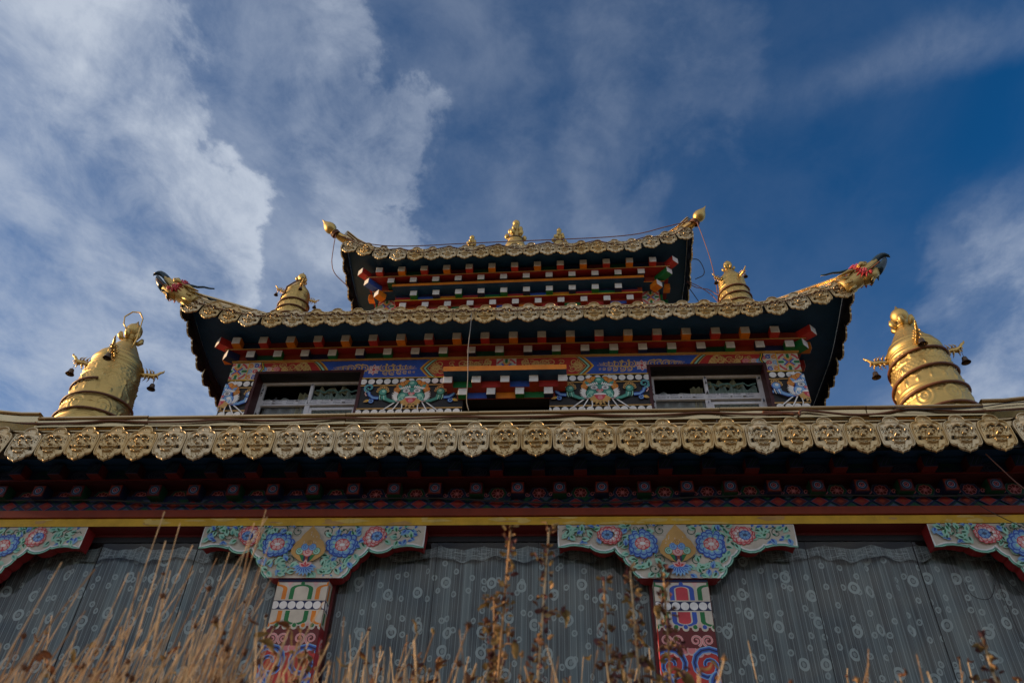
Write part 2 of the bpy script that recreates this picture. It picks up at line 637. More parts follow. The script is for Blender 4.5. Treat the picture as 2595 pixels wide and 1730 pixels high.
# ---- lower hall: plain walls, floor slab of the roof terrace, lintel beam
mb = nb()
HX0, HX1, HY1 = -4.45, 3.39, 9.6
mb.box(HX0, HX0 + .25, .12, HY1, GZ, 4.0, PLASTER)
mb.box(HX1 - .25, HX1, .12, HY1, GZ, 4.0, PLASTER)
mb.box(HX0 + .25, HX1 - .25, HY1 - .25, HY1, GZ, 4.0, PLASTER)
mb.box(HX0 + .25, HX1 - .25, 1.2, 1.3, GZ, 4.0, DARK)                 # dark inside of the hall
mb.box(HX0 + .25, HX1 - .25, .26, .34, GZ - .2, 1.25, PLASTER)        # breast wall under the glass
mb.box(HX0 - .3, HX1 + .3, -.25, HY1 + .1, GZ - .3, GZ + .12, pm('stone_plinth', (.28, .26, .23), .9, bump=.4))
mb.box(HX0 - .05, HX1 + .05, 0.05, HY1 + .05, 4.0, 4.32, DARK)        # terrace slab
wall = mb.build('hall_wall', temple)

mb = nb()
mb.box(HX0 - .02, HX1 + .02, -.012, .30, 3.749, 3.808, 'yellow', bottom='maroon')
mb.box(HX0 - .03, HX1 + .03, -.030, .30, 3.812, 3.866, 'beamred')
mb.box(HX0, HX1, -.0, .28, 3.868, 3.994, 'navy')
pw = Paint(mb, flat_y(-.012), clips=[(HX0, HX1, 3.752, 3.806)])
for k in range(46):                          # worn, overpainted patches on the yellow beam
    x, z, l, hh = R.uniform(HX0, HX1), R.uniform(3.752, 3.806), R.uniform(.05, .26), R.uniform(.006, .022)
    pw.poly([(x + l * .5 * cos(a * pi / 5) * R.uniform(.6, 1.1), z + hh * sin(a * pi / 5) * R.uniform(.5, 1.1)) for a in range(10)], ('paleyellow', 'ochre', 'paleyellow')[k % 3])
pt = Paint(mb, flat_y(0.0), clips=[(HX0, HX1, 3.87, 3.962)])
k = 0
x = HX0
while x < HX1:                               # strip of stepped diamonds
    cc = ['maroon', 'oxred'][k % 2]
    for dz, c2 in ((3.916, cc),):
        pt.poly([(x - .060, dz), (x, dz - .038), (x + .060, dz), (x, dz + .038)], 'slate')
        pt.poly([(x - .054, dz), (x, dz - .035), (x + .054, dz), (x, dz + .035)], c2)
        pt.poly([(x - .024, dz), (x, dz - .015), (x + .024, dz), (x, dz + .015)], 'redbrown')
    for sg, c2 in ((1, ['dkgreen', 'slate', 'navy'][k % 3]), (-1, ['slate', 'dkgreen', 'navy'][k % 3])):
        pt.poly([(x + .02, 3.916 + sg * .046), (x + .068, 3.916 + sg * .010), (x + .116, 3.916 + sg * .046)], 'dkgreen')
        pt.poly([(x + .030, 3.916 + sg * .046), (x + .068, 3.916 + sg * .017), (x + .106, 3.916 + sg * .046)], c2)
    x += .136
    k += 1
beam = mb.build('lintel_beam', temple)

# ---- columns and their capitals
CAPO = [(.775, 0), (.771, -.07), (.763, -.152), (.735, -.138), (.700, -.129), (.66, -.127), (.61, -.133), (.572, -.143), (.556, -.139), (.545, -.152), (.522, -.168), (.495, -.177),
        (.465, -.179), (.432, -.170), (.408, -.155), (.396, -.148), (.388, -.166), (.374, -.190), (.354, -.210), (.333, -.220), (.329, -.240), (.318, -.262), (.300, -.279),
        (.281, -.284), (.280, -.305), (.274, -.328), (.260, -.345), (.252, -.346), (.247, -.358), (.232, -.368), (.212, -.3725), (.19, -.3735)]


def inset(pts, d):
    r = []
    for i, (u, v) in enumerate(pts):
        p, q = pts[max(i - 1, 0)], pts[min(i + 1, len(pts) - 1)]
        dx, dy = q[0] - p[0], q[1] - p[1]
        l = sqrt(dx * dx + dy * dy) or 1
        r.append((u + dy / l * d, v - dx / l * d))
    return r


def capital(x0, parent):
    zt = 3.748
    mb = nb()
    full = CAPO + [(-u, v) for u, v in reversed(CAPO)]
    y0, y1 = -.006, .105
    mb.quad([(x0 + u, y0, zt + v) for u, v in reversed(full)], 'cream')
    for i in range(len(full) - 1):
        a, b = full[i], full[i + 1]
        mb.quad([(x0 + a[0], y0, zt + a[1]), (x0 + b[0], y0, zt + b[1]), (x0 + b[0], y1, zt + b[1]), (x0 + a[0], y1, zt + a[1])], 'oxred')
    pt = Paint(mb, lambda u, v, h: (x0 + u, y0 - h, zt + v), clips=[(-.776, .776, -.374, -.0025)])
    pt.seed = int((x0 + 9) * 1000)
    for fl in (1, -1):
        pt.flip = fl
        e = CAPO[1:] + [(.06, -.3735), (0, -.3735)]
        e0 = [(e[0][0], -.002)] + e
        for d, w, c in ((-.006, .013, 'white'), (-.017, .014, 'teal'), (-.020, .006, 'mint'), (-.026, .004, 'dkgreen')):
            pt.stroke(inset(e0, d), w, c)
    for fl in (1, -1):
        pt.flip = fl
        # arm tip: green scrolls and small blue leaves
        pt.vine(.575, -.075, .052, 2.6, -1, 'dkgreen', .008, 3, 'dkgreen', 'blue')
        pt.vine(.655, -.062, .040, .4, 1, 'dkgreen', .007, 3, 'dkgreen', 'blue')
        pt.stroke([(.60, -.035), (.64, -.022), (.68, -.030), (.71, -.045), (.73, -.035), (.745, -.05)], .006, 'dkgreen')
        for (u, v, a, l) in ((.50, -.02, 1.0, .04), (.53, -.022, .3, .05), (.62, -.115, -2.6, .05), (.60, -.12, -.6, .04), (.66, -.115, .2, .045), (.70, -.020, .9, .035), (.68, -.085, -.7, .04)):
            pt.leaf(u, v, l, .024, a, 'sky')
            pt.leaf(u, v, l * .72, .014, a, 'blue')
        # between the flowers
        for (u, v, a) in ((.335, -.055, 2.2), (.345, -.095, -2.0), (.325, -.02, 2.6), (.35, -.125, -.9), (.315, -.16, -.2)):
            pt.leaf(u, v, .05, .03, a, 'mint')
            pt.leaf(u, v, .038, .018, a, 'dkgreen')
        pt.vine(.10, -.045, .042, 2.2, -1, 'dkgreen', .007, 2)
        pt.vine(.215, -.040, .050, 1.0, 1, 'dkgreen', .008, 3, 'blue', 'dkgreen')
        pt.vine(.265, -.035, .030, .2, -1, 'dkgreen', .006, 2, 'blue', 'dkgreen')
        pt.vine(.115, -.255, .036, .5, 1, 'dkgreen', .007, 2, 'dkgreen', 'blue')
        pt.vine(.16, -.315, .040, 2.6, 1, 'dkgreen', .007, 3, 'blue', 'dkgreen')
        pt.vine(.205, -.268, .024, 1.2, -1, 'dkgreen', .005, 2, 'dkgreen', 'blue')
        qq = random.Random(5 + int((x0 + 9) * 100) + (fl > 0) * 3)
        for k in range(170):
            u, v = qq.uniform(.03, .74), qq.uniform(-.36, -.015)
            lim = -.125 if u > .40 else (-.125 - (.40 - u) * 1.45)
            if v < lim + .012 or (u < .125 and -.28 < v):
                continue
            if sqrt((u - .222) ** 2 + (v + .146) ** 2) < .10 or sqrt((u - .432) ** 2 + (v + .082) ** 2) < .075:
                continue
            c1_, c2_ = qq.choice((('mint', 'dkgreen'), ('sky', 'blue'), ('mint', 'teal'), ('mint', 'green')))
            a = qq.uniform(0, 6.28)
            pt.leaf(u, v, .056, .042, a, c1_)
            pt.leaf(u, v, .036, .016, a, c2_)
        pt.peony(.432, -.080, .076, 'palepink', 'sky', 'carmine', 'blue', .92, (.22, 0))
        pt.peony(.222, -.144, .101, 'sky', 'palepink', 'blue', 'carmine', .9)
    pt.flip = 1
    fl_ = [(0, -.003), (.018, -.03), (.045, -.06), (.062, -.085), (.068, -.105), (.092, -.125), (.105, -.155), (.118, -.18), (.112, -.212), (.085, -.238), (.05, -.262), (.02, -.272)]
    pt.poly([(-u, v) for u, v in fl_] + [(u, v) for u, v in reversed(fl_)], 'ochre')
    for k in range(16):                     # flame flecks
        a = R.uniform(-1, 1)
        pt.leaf(a * .075, -.06 - R.random() * .12 - abs(a) * .03, .014, .006, 1.57 + a * .3, 'cream')
    pt.poly([(-.055, -.222), (-.03, -.262), (0, -.285), (.03, -.262), (.055, -.222)], 'green')
    pt.rect(-.022, .022, -.268, -.225, 'navy')
    pt.rect(-.009, .009, -.275, -.20, 'redbrown')
    for u, v, r, c, c2 in ((-.058, -.195, .024, 'mint', 'dkgreen'), (.058, -.195, .024, 'mint', 'dkgreen'), (0, -.2, .032, 'palepink', 'carmine'), (-.026, -.166, .023, 'sky', 'blue'), (.026, -.166, .023, 'sky', 'blue'), (0, -.136, .018, 'ochre', 'brown')):
        pt.disc(u, v, r * 1.12, c2, 14)
        pt.disc(u, v, r, c, 14)
        pt.spiral(u, v, r * .7, 1.3, 1.0, 1, r * .16, c2, .1)
    for k in range(9):
        a = pi * (k + .5) / 9 + pi
        pt.leaf(.008 * cos(a), -.298, .075, .032, a if k % 2 == 0 else a, 'sky')
        pt.leaf(.008 * cos(a), -.298, .055, .017, a, 'blue')
    for a in (pi * .18, pi * .5, pi * .82):
        pt.leaf(0, -.305, .052, .034, a, 'palepink')
        pt.leaf(0, -.305, .036, .018, a, 'carmine')
    return mb.build('capital', parent)


def column(x0, arch, inner, side, label):
    mb = nb()
    w = .171
    yF = .012
    mb.box(x0 - w, x0 + w, yF, .30, GZ, 3.60, 'oxred')
    pt = Paint(mb, lambda u, v, h: (x0 + u, yF - h, v), clips=[(-w + .001, w - .001, GZ + .1, 3.40)])
    pt.rect(-w, w, 2.95, 3.40, 'maroon')
    # carved arches above and below the band of discs
    for sgn, base in ((1, 3.232), (-1, 3.166)):
        H = .120 if sgn > 0 else .102
        pt.rect(-w, w, min(base, base + sgn * H), max(base, base + sgn * H), 'cream')

        def arch_(cx, hw, c):
            n = 8
            top = [(cx + hw * cos(pi * k / n), base + sgn * (H * .62 + hw * .42 * sin(pi * k / n))) for k in range(n + 1)]
            p = [(cx + hw, base)] + top + [(cx - hw, base)]
            pt.poly(p if sgn > 0 else p[::-1], c)
        for cx, c1_, c2_ in ((0, arch, inner), (.172, side, 'cream'), (-.172, side, 'cream')):
            arch_(cx, .086, 'cream')
            arch_(cx, .076, c1_)
            arch_(cx, .047, 'cream')
            arch_(cx, .038, c2_)
            pt.disc(cx, base + sgn * H * .93, .014, c1_, 8)
        for cx in (.086, -.086):
            pt.poly([(cx - .02, base + sgn * H), (cx, base + sgn * H * .72), (cx + .02, base + sgn * H)], 'palepink')
    pt.rect(-w, w, 3.356, 3.40, 'navy')
    pt.rect(-w, w, 3.162, 3.236, 'cream')
    pt.rect(-w, w, 3.169, 3.229, 'navy')
    for k in range(-3, 4):
        pt.disc(k * .0555 + .01, 3.199, .0262, 'white', 16)
    # scalloped edge, pink cloud scrolls on crimson
    pt.rect(-w, w, 2.93, 3.064, 'maroon')
    for k in range(-3, 4):
        pt.disc(k * .0575, 3.062, .022, 'cream', 10)
    for k in range(-3, 4):
        pt.disc(k * .0575, 3.068, .014, side if k % 2 else arch, 8)
    pt.rect(-w, w, GZ + .1, 2.945, 'red')
    for zc in (2.90, 2.32, 1.74, 1.16):
        for sx in (-1, 1):
            pt.flip = sx
            for k in range(12):              # pink scallops
                pass
            for u, v, r in ((.02, zc + .025, .030), (.065, zc + .012, .028), (.11, zc + .03, .030), (.155, zc + .045, .032)):
                pt.disc(u, v, r, 'palepink', 12)
                pt.disc(u, v + .004, r * .78, 'pink', 12)
            pt.rect(0, .18, zc + .04, zc + .11, 'maroon')
            pt.spiral(.052, zc + .085, .036, 1.5, -1.2, 1, .016, 'palepink', .2, w1=.008)
            pt.spiral(.125, zc + .085, .036, 1.5, 4.3, -1, .016, 'palepink', .2, w1=.008)
            pt.spiral(.052, zc + .085, .036, 1.5, -1.2, 1, .006, 'pink', .2)
            pt.spiral(.125, zc + .085, .036, 1.5, 4.3, -1, .006, 'pink', .2)
            # large blue spirals and leaves
            for w1, c in ((.042, 'sky'), (.028, 'blue'), (.010, 'navy')):
                pt.spiral(.108, zc - .062, .108, 1.45, .4, 1, w1, c, .16, w1=w1 * .5)
            for q in range(3):
                a = -1.15 - q * .16
                pt.leaf(.150 - q * .012, zc - .09 - q * .07, .13 - q * .01, .07, -2.0 + q * .1, 'sky')
                pt.leaf(.150 - q * .012, zc - .095 - q * .07, .105, .042, -2.0 + q * .1, 'blue')
                pt.leaf(.150 - q * .012, zc - .10 - q * .07, .07, .018, -2.0 + q * .1, 'navy')
            pt.leaf(.172, zc - .12, .30, .09, -1.75, 'sky')
            pt.leaf(.176, zc - .14, .24, .06, -1.75, 'blue')
    # the painted pattern runs round the sides in simpler form
    for sx in (-1, 1):
        fx_ = (lambda u, v, h, sx=sx: (x0 + sx * (w + h), yF + (u if sx > 0 else -u), v))
        p2 = Paint(mb, fx_, clips=[(0, .2, 2.0, 3.36)] if sx > 0 else [(-.2, 0, 2.0, 3.36)])
        s_ = 1 if sx > 0 else -1
        q0, q1 = sorted((0, s_ * .2))
        p2.rect(q0, q1, 3.064, 3.36, 'cream')
        p2.rect(q0, q1, 3.169, 3.229, 'navy')
        for k in range(4):
            p2.disc(s_ * (.03 + k * .0555), 3.199, .0262, 'white', 12)
            p2.rect(*sorted((s_ * (.02 + k * .06), s_ * (.05 + k * .06))), 3.24, 3.34, arch if k % 2 else side)
            p2.rect(*sorted((s_ * (.02 + k * .06), s_ * (.05 + k * .06))), 3.08, 3.155, side if k % 2 else arch)
        p2.rect(q0, q1, 2.0, 3.0, 'carmine')
        for k in range(5):
            p2.spiral(s_ * .09, 2.95 - k * .17, .06, 1.4, 0, 1, .02, 'sky' if k else 'palepink', .2)
    o = mb.build('column', temple)
    o['label'] = label
    return o


col_specs = [('blue', 'carmine', 'green', 'painted column at the left edge of the facade'),
             ('green', 'cream', 'orange', 'painted column with green arches behind the tall dry grass'),
             ('blue', 'carmine', 'green', 'painted column with blue arches and red panels, in front of the weeds'),
             ('green', 'cream', 'orange', 'painted column at the right edge of the facade')]
for x0, (a, b, c, lb) in zip(COLX, col_specs):
    capital(x0, column(x0, a, b, c, lb))

# ---- glazed bays with lace curtains
SEAMS = [[-3.30, -2.60], [-.91, -.22], [1.545, 2.235]]


def bay_window(i):
    x0, x1 = COLX[i] + .16, COLX[i + 1] - .16
    mb = nb()
    zt = 3.80
    mb.box(x0, x1, .105, .26, 3.728, 3.748, 'maroon')           # head of the frame, dark red
    mb.box(x0, x1, .110, .25, 3.690, 3.728, 'black')
    mb.box(x0, x0 + .03, .100, .255, 1.25, 3.690, 'maroon')
    mb.box(x1 - .03, x1, .100, .255, 1.25, 3.690, 'maroon')
    mb.box(x0 + .03, x1 - .03, .100, .255, 1.25, 1.32, 'maroon')
    win = mb.build('bay_window', temple)
    g = nb()
    xs = [x0 + .03] + SEAMS[i] + [x1 - .03]
    for a, b in zip(xs[:-1], xs[1:]):
        g.quad([(a + .002, .118, 1.32), (b - .002, .118, 1.32), (b - .002, .118, 3.690), (a + .002, .118, 3.690)], GLASS)
    g.build('glass_pane', win)
    s = nb()
    for xx in SEAMS[i]:
        s.box(xx - .0019, xx + .0019, .114, .122, 1.32, 3.690, 'black')
    s.build('glass_joint', win)
    Q = random.Random(40 + i)
    ph = [Q.uniform(0, 6.28) for _ in range(6)]
    L = x1 - x0 - .06

    def fold(u):
        xx = u * L
        a = .5 + .5 * sin(xx * 2.1 + ph[0])
        return (.020 * sin(xx * 30 + 2.2 * sin(xx * 5 + ph[1]) + ph[2]) * (.25 + a) + .007 * sin(xx * 71 + ph[3]) + .014 * sin(xx * 9 + ph[4]))

    def cur(u, v):
        z = 1.33 + v * (3.625 - 1.33)
        return (x0 + .03 + u * L + .006 * sin(u * 60 + ph[5]), .195 + fold(u) * (1.0 - .25 * v), z)
    # arc length gathers the pattern in the folds
    NU = 420
    arc = [0.0]
    for k in range(NU):
        a_, b_ = cur(k / NU, .5), cur((k + 1) / NU, .5)
        arc.append(arc[-1] + sqrt((a_[0] - b_[0]) ** 2 + (a_[1] - b_[1]) ** 2) * 1.12 + (.0028 if sin(k * .37 + ph[2]) > .93 else 0))

    def uvf(u, v):
        return (arc[int(round(u * NU))] + i * 7.3, v * 2.35)
    c = nb()
    c.grid(cur, NU, 8, LACE, True, False, uvf)
    cu = c.build('curtain', win)
    # gathered heading with a scalloped upper edge and a loose ruffle
    h = nb()

    def head(u, v):
        xx = u * L
        sag = .030 * abs(sin(xx * 10.5 + ph[0])) ** .7
        if v > .5:
            z = 3.640 + (v - .5) * 2 * (.050 - sag)
        else:
            z = 3.640 - (.5 - v) * 2 * (.058 + .016 * sin(xx * 15 + ph[1]) + .006 * sin(xx * 41))
        return (x0 + .03 + xx, .168 - .010 * (1 - v) + .012 * sin(xx * 38 + 2 * sin(xx * 7 + ph[2])) * (.6 + .7 * (1 - v)), z)
    h.grid(head, 420, 6, LACE, True, False, uvf)
    h.build('curtain_heading', cu)


for i in range(3):
    bay_window(i)

# ================================================================== rafters and cornices
UPCOL = ['red', 'orange', 'redbrown', 'orange']


def rafter_mesh(name, w, hgt, ln, body, face='white', motif=None):
    """a squared timber end: front face at y=0, running back to y=ln; origin at the centre of the front face"""
    mb = nb()
    c = .004
    a, b = w / 2, hgt / 2
    fr = [(-a + c, 0, -b + c), (a - c, 0, -b + c), (a - c, 0, b - c), (-a + c, 0, b - c)]
    md = [(-a, c, -b), (a, c, -b), (a, c, b), (-a, c, b)]
    bk = [(-a, ln, -b), (a, ln, -b), (a, ln, b), (-a, ln, b)]
    mb.quad(fr, face)
    for i in range(4):
        j = (i + 1) % 4
        mb.quad([fr[i], md[i], md[j], fr[j]], face)
        mb.quad([md[i], bk[i], bk[j], md[j]], body)
    if motif:
        motif(Paint(mb, lambda u, v, h: (u, -h, v)), a, b)
    return mb


def shear3(x, y, z):          # the top storey leans a little
    return (x, y, z + .016 * (x + .75))


class Rafters:
    def __init__(s, name, parent, shear=None):
        s.name, s.parent, s.shear, s.src, s.n = name, parent, shear, {}, 0

    def put(s, key, x, y, z, w, h, ln, body, rz=0.0, face='white', motif=None):
        if s.shear:
            x, y, z = s.shear(x, y, z)
        if key not in s.src:
            o = rafter_mesh(s.name, w, h, ln, body, face, motif).build(s.name, None, (0, 0, 0))
            WL[o.name] = Vector((0, 0, 0))
            place(o, (x, y, z), s.parent)
            o.rotation_euler = (0, 0, rz)
            s.src[key] = o
        else:
            dup(s.src[key], (x, y, z), s.parent, (0, 0, rz))
        s.n += 1


# ---- lower cornice: darker paints, the shade under the deep eave put into their colour
mb = nb()
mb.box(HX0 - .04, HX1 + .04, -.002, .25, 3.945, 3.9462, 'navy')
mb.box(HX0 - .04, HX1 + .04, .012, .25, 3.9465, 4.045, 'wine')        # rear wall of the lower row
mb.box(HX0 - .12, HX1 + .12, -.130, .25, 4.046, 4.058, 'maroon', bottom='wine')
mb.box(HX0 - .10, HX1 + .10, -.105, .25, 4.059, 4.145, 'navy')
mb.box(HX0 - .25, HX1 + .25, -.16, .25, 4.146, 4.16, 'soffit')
pt = Paint(mb, flat_y(.012), clips=[(HX0, HX1, 3.95, 4.042)])
pt2 = Paint(mb, flat_y(-.105), clips=[(HX0, HX1, 4.06, 4.144)])
LX0 = -.934
k0 = int((HX0 - LX0) / .288) - 1
for k in range(k0, k0 + 30):
    x = LX0 + (k + .5) * .288
    if HX0 < x < HX1:
        for r, c in ((.062, 'slate'), (.057, 'dkgreen' if k % 2 else 'navy')):
            for q in range(8):
                pt.disc(x + r * .72 * cos(q * pi / 4), 3.995 + r * .55 * sin(q * pi / 4), r * .36, c, 8)
        for q in range(8):
            pt.disc(x + .030 * cos(q * pi / 4), 3.995 + .024 * sin(q * pi / 4), .0155, 'pink', 8)
            pt.disc(x + .030 * cos(q * pi / 4), 3.995 + .024 * sin(q * pi / 4), .0125, 'maroon', 8)
        pt.disc(x, 3.995, .012, 'pink', 8)
        for sg in (-1, 1):
            pt.spiral(x + sg * .082, 3.985, .018, 1.2, 0, sg, .005, 'pink', .2)
    x = LX0 + k * .288
    if HX0 < x < HX1:
        for r in (.07, .05, .03):
            pt2.stroke([(x + r * cos(a * pi / 8), 4.10 + r * .55 * sin(a * pi / 8)) for a in range(17)], .005, 'slate' if k % 2 else 'dkgreen')
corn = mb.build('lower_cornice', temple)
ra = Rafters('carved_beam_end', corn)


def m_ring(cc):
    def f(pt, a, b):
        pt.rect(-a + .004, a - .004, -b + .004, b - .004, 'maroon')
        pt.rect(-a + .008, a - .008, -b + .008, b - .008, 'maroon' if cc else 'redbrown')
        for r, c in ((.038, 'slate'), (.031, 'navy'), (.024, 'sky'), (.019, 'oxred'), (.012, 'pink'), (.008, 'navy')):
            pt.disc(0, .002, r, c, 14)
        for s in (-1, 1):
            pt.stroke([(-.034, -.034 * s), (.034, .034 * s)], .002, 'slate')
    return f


def m_knot(pt, a, b):
    pt.rect(-a + .004, a - .004, -b + .004, b - .004, 'navy')
    for k in range(-2, 3):
        pt.stroke([(k * .014 - .02, -.03), (k * .014 + .02, .03)], .004, 'slate' if k % 2 else 'dkgreen')


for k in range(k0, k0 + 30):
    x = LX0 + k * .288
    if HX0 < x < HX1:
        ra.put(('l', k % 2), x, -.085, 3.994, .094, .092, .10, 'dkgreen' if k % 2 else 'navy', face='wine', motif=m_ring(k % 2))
    x += .144
    if HX0 - .1 < x < HX1 + .1:
        ra.put(('u', k % 2), x, -.205, 4.102, .090, .085, .11, 'maroon' if k % 2 else 'wine', face='navy', motif=m_knot)


# ---- painted gold plaques, roofs
def plaque_outline(n):
    h = [(0, 0), (.06, -.006), (.12, -.022), (.17, -.05), (.21, -.09), (.236, -.135), (.247, -.178), (.262, -.200), (.30, -.204), (.345, -.214), (.39, -.238), (.43, -.272), (.462, -.32), (.484, -.375),
         (.495, -.45), (.497, -.6), (.497, -.75), (.493, -.85), (.483, -.92), (.462, -.97), (.43, -1.005), (.385, -1.027), (.335, -1.034), (.300, -1.035), (.290, -1.065), (.265, -1.105), (.225, -1.14), (.17, -1.168), (.11, -1.186), (.06, -1.198), (.03, -1.212), (.0, -1.245)]
    return h


def plaque(w, hgt, nr=40):
    sx, sz = w * 1.004, hgt / 1.245
    half = plaque_outline(0)
    out = half + [(-u, v) for u, v in reversed(half[1:-1])]
    out.reverse()
    dens = []
    for i in range(len(out)):
        a, b = out[i], out[(i + 1) % len(out)]
        dens += [a, (a[0] * .67 + b[0] * .33, a[1] * .67 + b[1] * .33), (a[0] * .33 + b[0] * .67, a[1] * .33 + b[1] * .67)]
    cx, cy = 0, -.62

    def g(x, y, s, s2=None):
        return exp(-(x * x) / (s * s) - (y * y) / ((s2 or s) ** 2))

    def relief(u, v, t):
        # rim
        h = .040 * exp(-((t - .95) / .035) ** 2) - .030 * exp(-((t - .865) / .022) ** 2)
        if t > .86:
            return h
        m = min(1, (.86 - t) / .1)
        au = abs(u)
        f = .050 * g(u, v + .55, .30, .30)                       # head
        f += .045 * g(u, v + .34, .20, .085)                      # forehead
        f += .055 * exp(-((v + .475 - .07 * sin(au * 12)) / .028) ** 2) * (1 if .03 < au < .30 else .3)
        f += .075 * g(au - .115, v + .565, .055, .040) - .055 * g(au - .115, v + .572, .022, .018)
        f += .060 * g(u, v + .66, .055, .07) + .05 * g(au - .055, v + .70, .03, .03)
        f -= .050 * g(au - .028, v + .715, .014, .014)
        f += .050 * exp(-((v + .775 + .5 * (au - .12) ** 2) / .022) ** 2) * (1 if au < .26 else 0)
        f -= .045 * g(u, v + .885 - 2 * u * u, .12, .02)
        f += .060 * exp(-((v + .915 - 1.2 * u * u) / .025) ** 2) * (1 if au < .18 else 0)
        f += .06 * g(au - .30, v + .745, .085, .022) - .05 * g(au - .31, v + .79, .07, .018)
        f += .05 * g(au - .29, v + .56, .035, .06) + .04 * g(au - .35, v + .45, .05, .03)
        f += .045 * g(u, v + .155, .045, .04) - .04 * g(u, v + .165, .018, .018) + .03 * g(au - .33, v + .31, .035, .03) - .03 * g(au - .33, v + .31, .015, .013)
        f += .02 * sin(u * 46 + v * 9) * sin(v * 40 - u * 7) * g(au - .2, v + .6, .2, .2)
        # hanging bead chains below the jaw
        d = abs(au - (.205 + (v + .80) * .42)) if -1.10 < v < -.70 else 9
        if d < .03:
            f += .045 * (.45 + .55 * cos(v * 95)) * exp(-(d / .014) ** 2)
        f += .03 * max(0, sin(u * 60) * sin(v * 55)) * g(u, v + .99, .11, .08)
        return h + f * m * 1.35
    mb = nb()
    rings = [0] + [((i + 1) / nr) for i in range(nr)]
    vs = []
    for t in rings[1:]:
        for (u, v) in dens:
            x, y = cx + (u - cx) * t, cy + (v - cy) * t
            vs.append((x * sx, -relief(x, y, t) * w * 1.15, y * sz))
    n = len(dens)
    b = 0
    mb.v = [(cx, -relief(cx, cy, 0) * w * 1.15, cy * sz)] + vs
    for k in range(n):
        mb.f.append((0, 1 + k, 1 + (k + 1) % n))
    for r in range(nr - 1):
        for k in range(n):
            a = 1 + r * n
            mb.f.append((a + k, a + n + k, a + n + (k + 1) % n, a + (k + 1) % n))
    # edge and back
    e = 1 + (nr - 1) * n
    bb = len(mb.v)
    mb.v += [(u * sx, .008, v * sz) for u, v in dens]
    for k in range(n):
        mb.f.append((e + k, bb + k, bb + (k + 1) % n, e + (k + 1) % n))
    mb.f.append(tuple(bb + k for k in reversed(range(n))))
    gi = mb.mi(G_PLQ)
    ki = mb.mi('black')

    def hole(u, v):
        au = abs(u)
        if ((au - .115) / .030) ** 2 + ((v + .588) / .014) ** 2 < 1:
            return True
        if ((au - .030) / .017) ** 2 + ((v + .722) / .012) ** 2 < 1:
            return True
        if abs(v + .508 - .06 * sin(au * 13)) < .013 and .03 < au < .26:
            return True
        if ((u - .02) / .125) ** 2 + ((v + .905 - 2.6 * u * u) / .013) ** 2 < 1 or ((u - .05) / .075) ** 2 + ((v + .872 - 2.2 * u * u) / .017) ** 2 < 1:
            return True
        q = (au - .21) / .17
        if 0 < q < 1 and abs(v + .83 - .10 * q) < .020 * q * (1.2 - q) * 2.2 + .004:
            return True
        if abs(v + .762 - .10 * abs(au - .11)) < .006 and .05 < au < .19:
            return True
        if abs(((au - .33) ** 2 + (v + .60) ** 2) ** .5 - .050) < .007 and v > -.62:
            return True
        if abs(((au - .40) ** 2 + (v + .50) ** 2) ** .5 - .036) < .006 and v > -.52:
            return True
        if ((au - .345) / .03) ** 2 + ((v + .395) / .013) ** 2 < 1 or ((au - .24) / .024) ** 2 + ((v + .40) / .012) ** 2 < 1:
            return True
        if (u / .085) ** 2 + ((v + .405 - 2.2 * u * u) / .013) ** 2 < 1:
            return True
        if u * u + (v + .168) ** 2 < .016 ** 2:
            return True
        return abs(v + 1.0 + 1.2 * au) < .016 and .02 < au < .15 and math.sin(au * 190) > .2
    qx = random.Random(2)
    mb.m = []
    for f_ in mb.f:
        if len(f_) > 4:
            mb.m.append(ki)
            continue
        uc = sum(mb.v[q][0] for q in f_) / len(f_) / sx
        vc = sum(mb.v[q][2] for q in f_) / len(f_) / sz
        mb.m.append(ki if hole(uc, vc) else gi)
    mb.sm = [True] * (len(mb.f) - 1) + [False]
    # winding: outline runs counter-clockwise seen from the front
    return mb


def plaque_low(mb, w, hgt, M4):
    half = plaque_outline(0)
    out = half + [(-u, v) for u, v in reversed(half[1:-1])]
    sx, sz = w * .985, hgt / 1.245
    for y, rev in ((-.012, True), (.008, False)):
        pts = [tuple(M4 @ Vector((u * sx, y, v * sz))) for u, v in (reversed(out) if rev else out)]
        mb.quad(pts, G_PLQ if y < 0 else 'black')
    for i in range(len(out)):
        a, b = out[i], out[(i + 1) % len(out)]
        mb.quad([tuple(M4 @ Vector((a[0] * sx, -.012, a[1] * sz))), tuple(M4 @ Vector((b[0] * sx, -.012, b[1] * sz))), tuple(M4 @ Vector((b[0] * sx, .008, b[1] * sz))), tuple(M4 @ Vector((a[0] * sx, .008, a[1] * sz)))], G_PLQ)


class Roof:
    def __init__(s, **k):
        s.__dict__.update(k)

    def uv(s, x, y):
        u = max(0, (abs(x - s.cx) - s.ls) / (s.hx - s.ls))
        cy, hy = (s.y0 + s.y1) / 2, (s.y1 - s.y0) / 2
        v = max(0, (abs(y - cy) - (hy - (s.hx - s.ls))) / (s.hx - s.ls))
        return min(u, 1.15), min(v, 1.15)

    def lift(s, x, y):
        u, v = s.uv(x, y)
        return s.A * (u * v) ** s.pw if u > 0 and v > 0 else 0.0

    def lift_front(s, x):
        u = max(0, (abs(x - s.cx) - s.ls) / (s.hx - s.ls))
        return s.A * u ** s.pw


side_plaques = MB(list(PALM) + [G_PLQ])


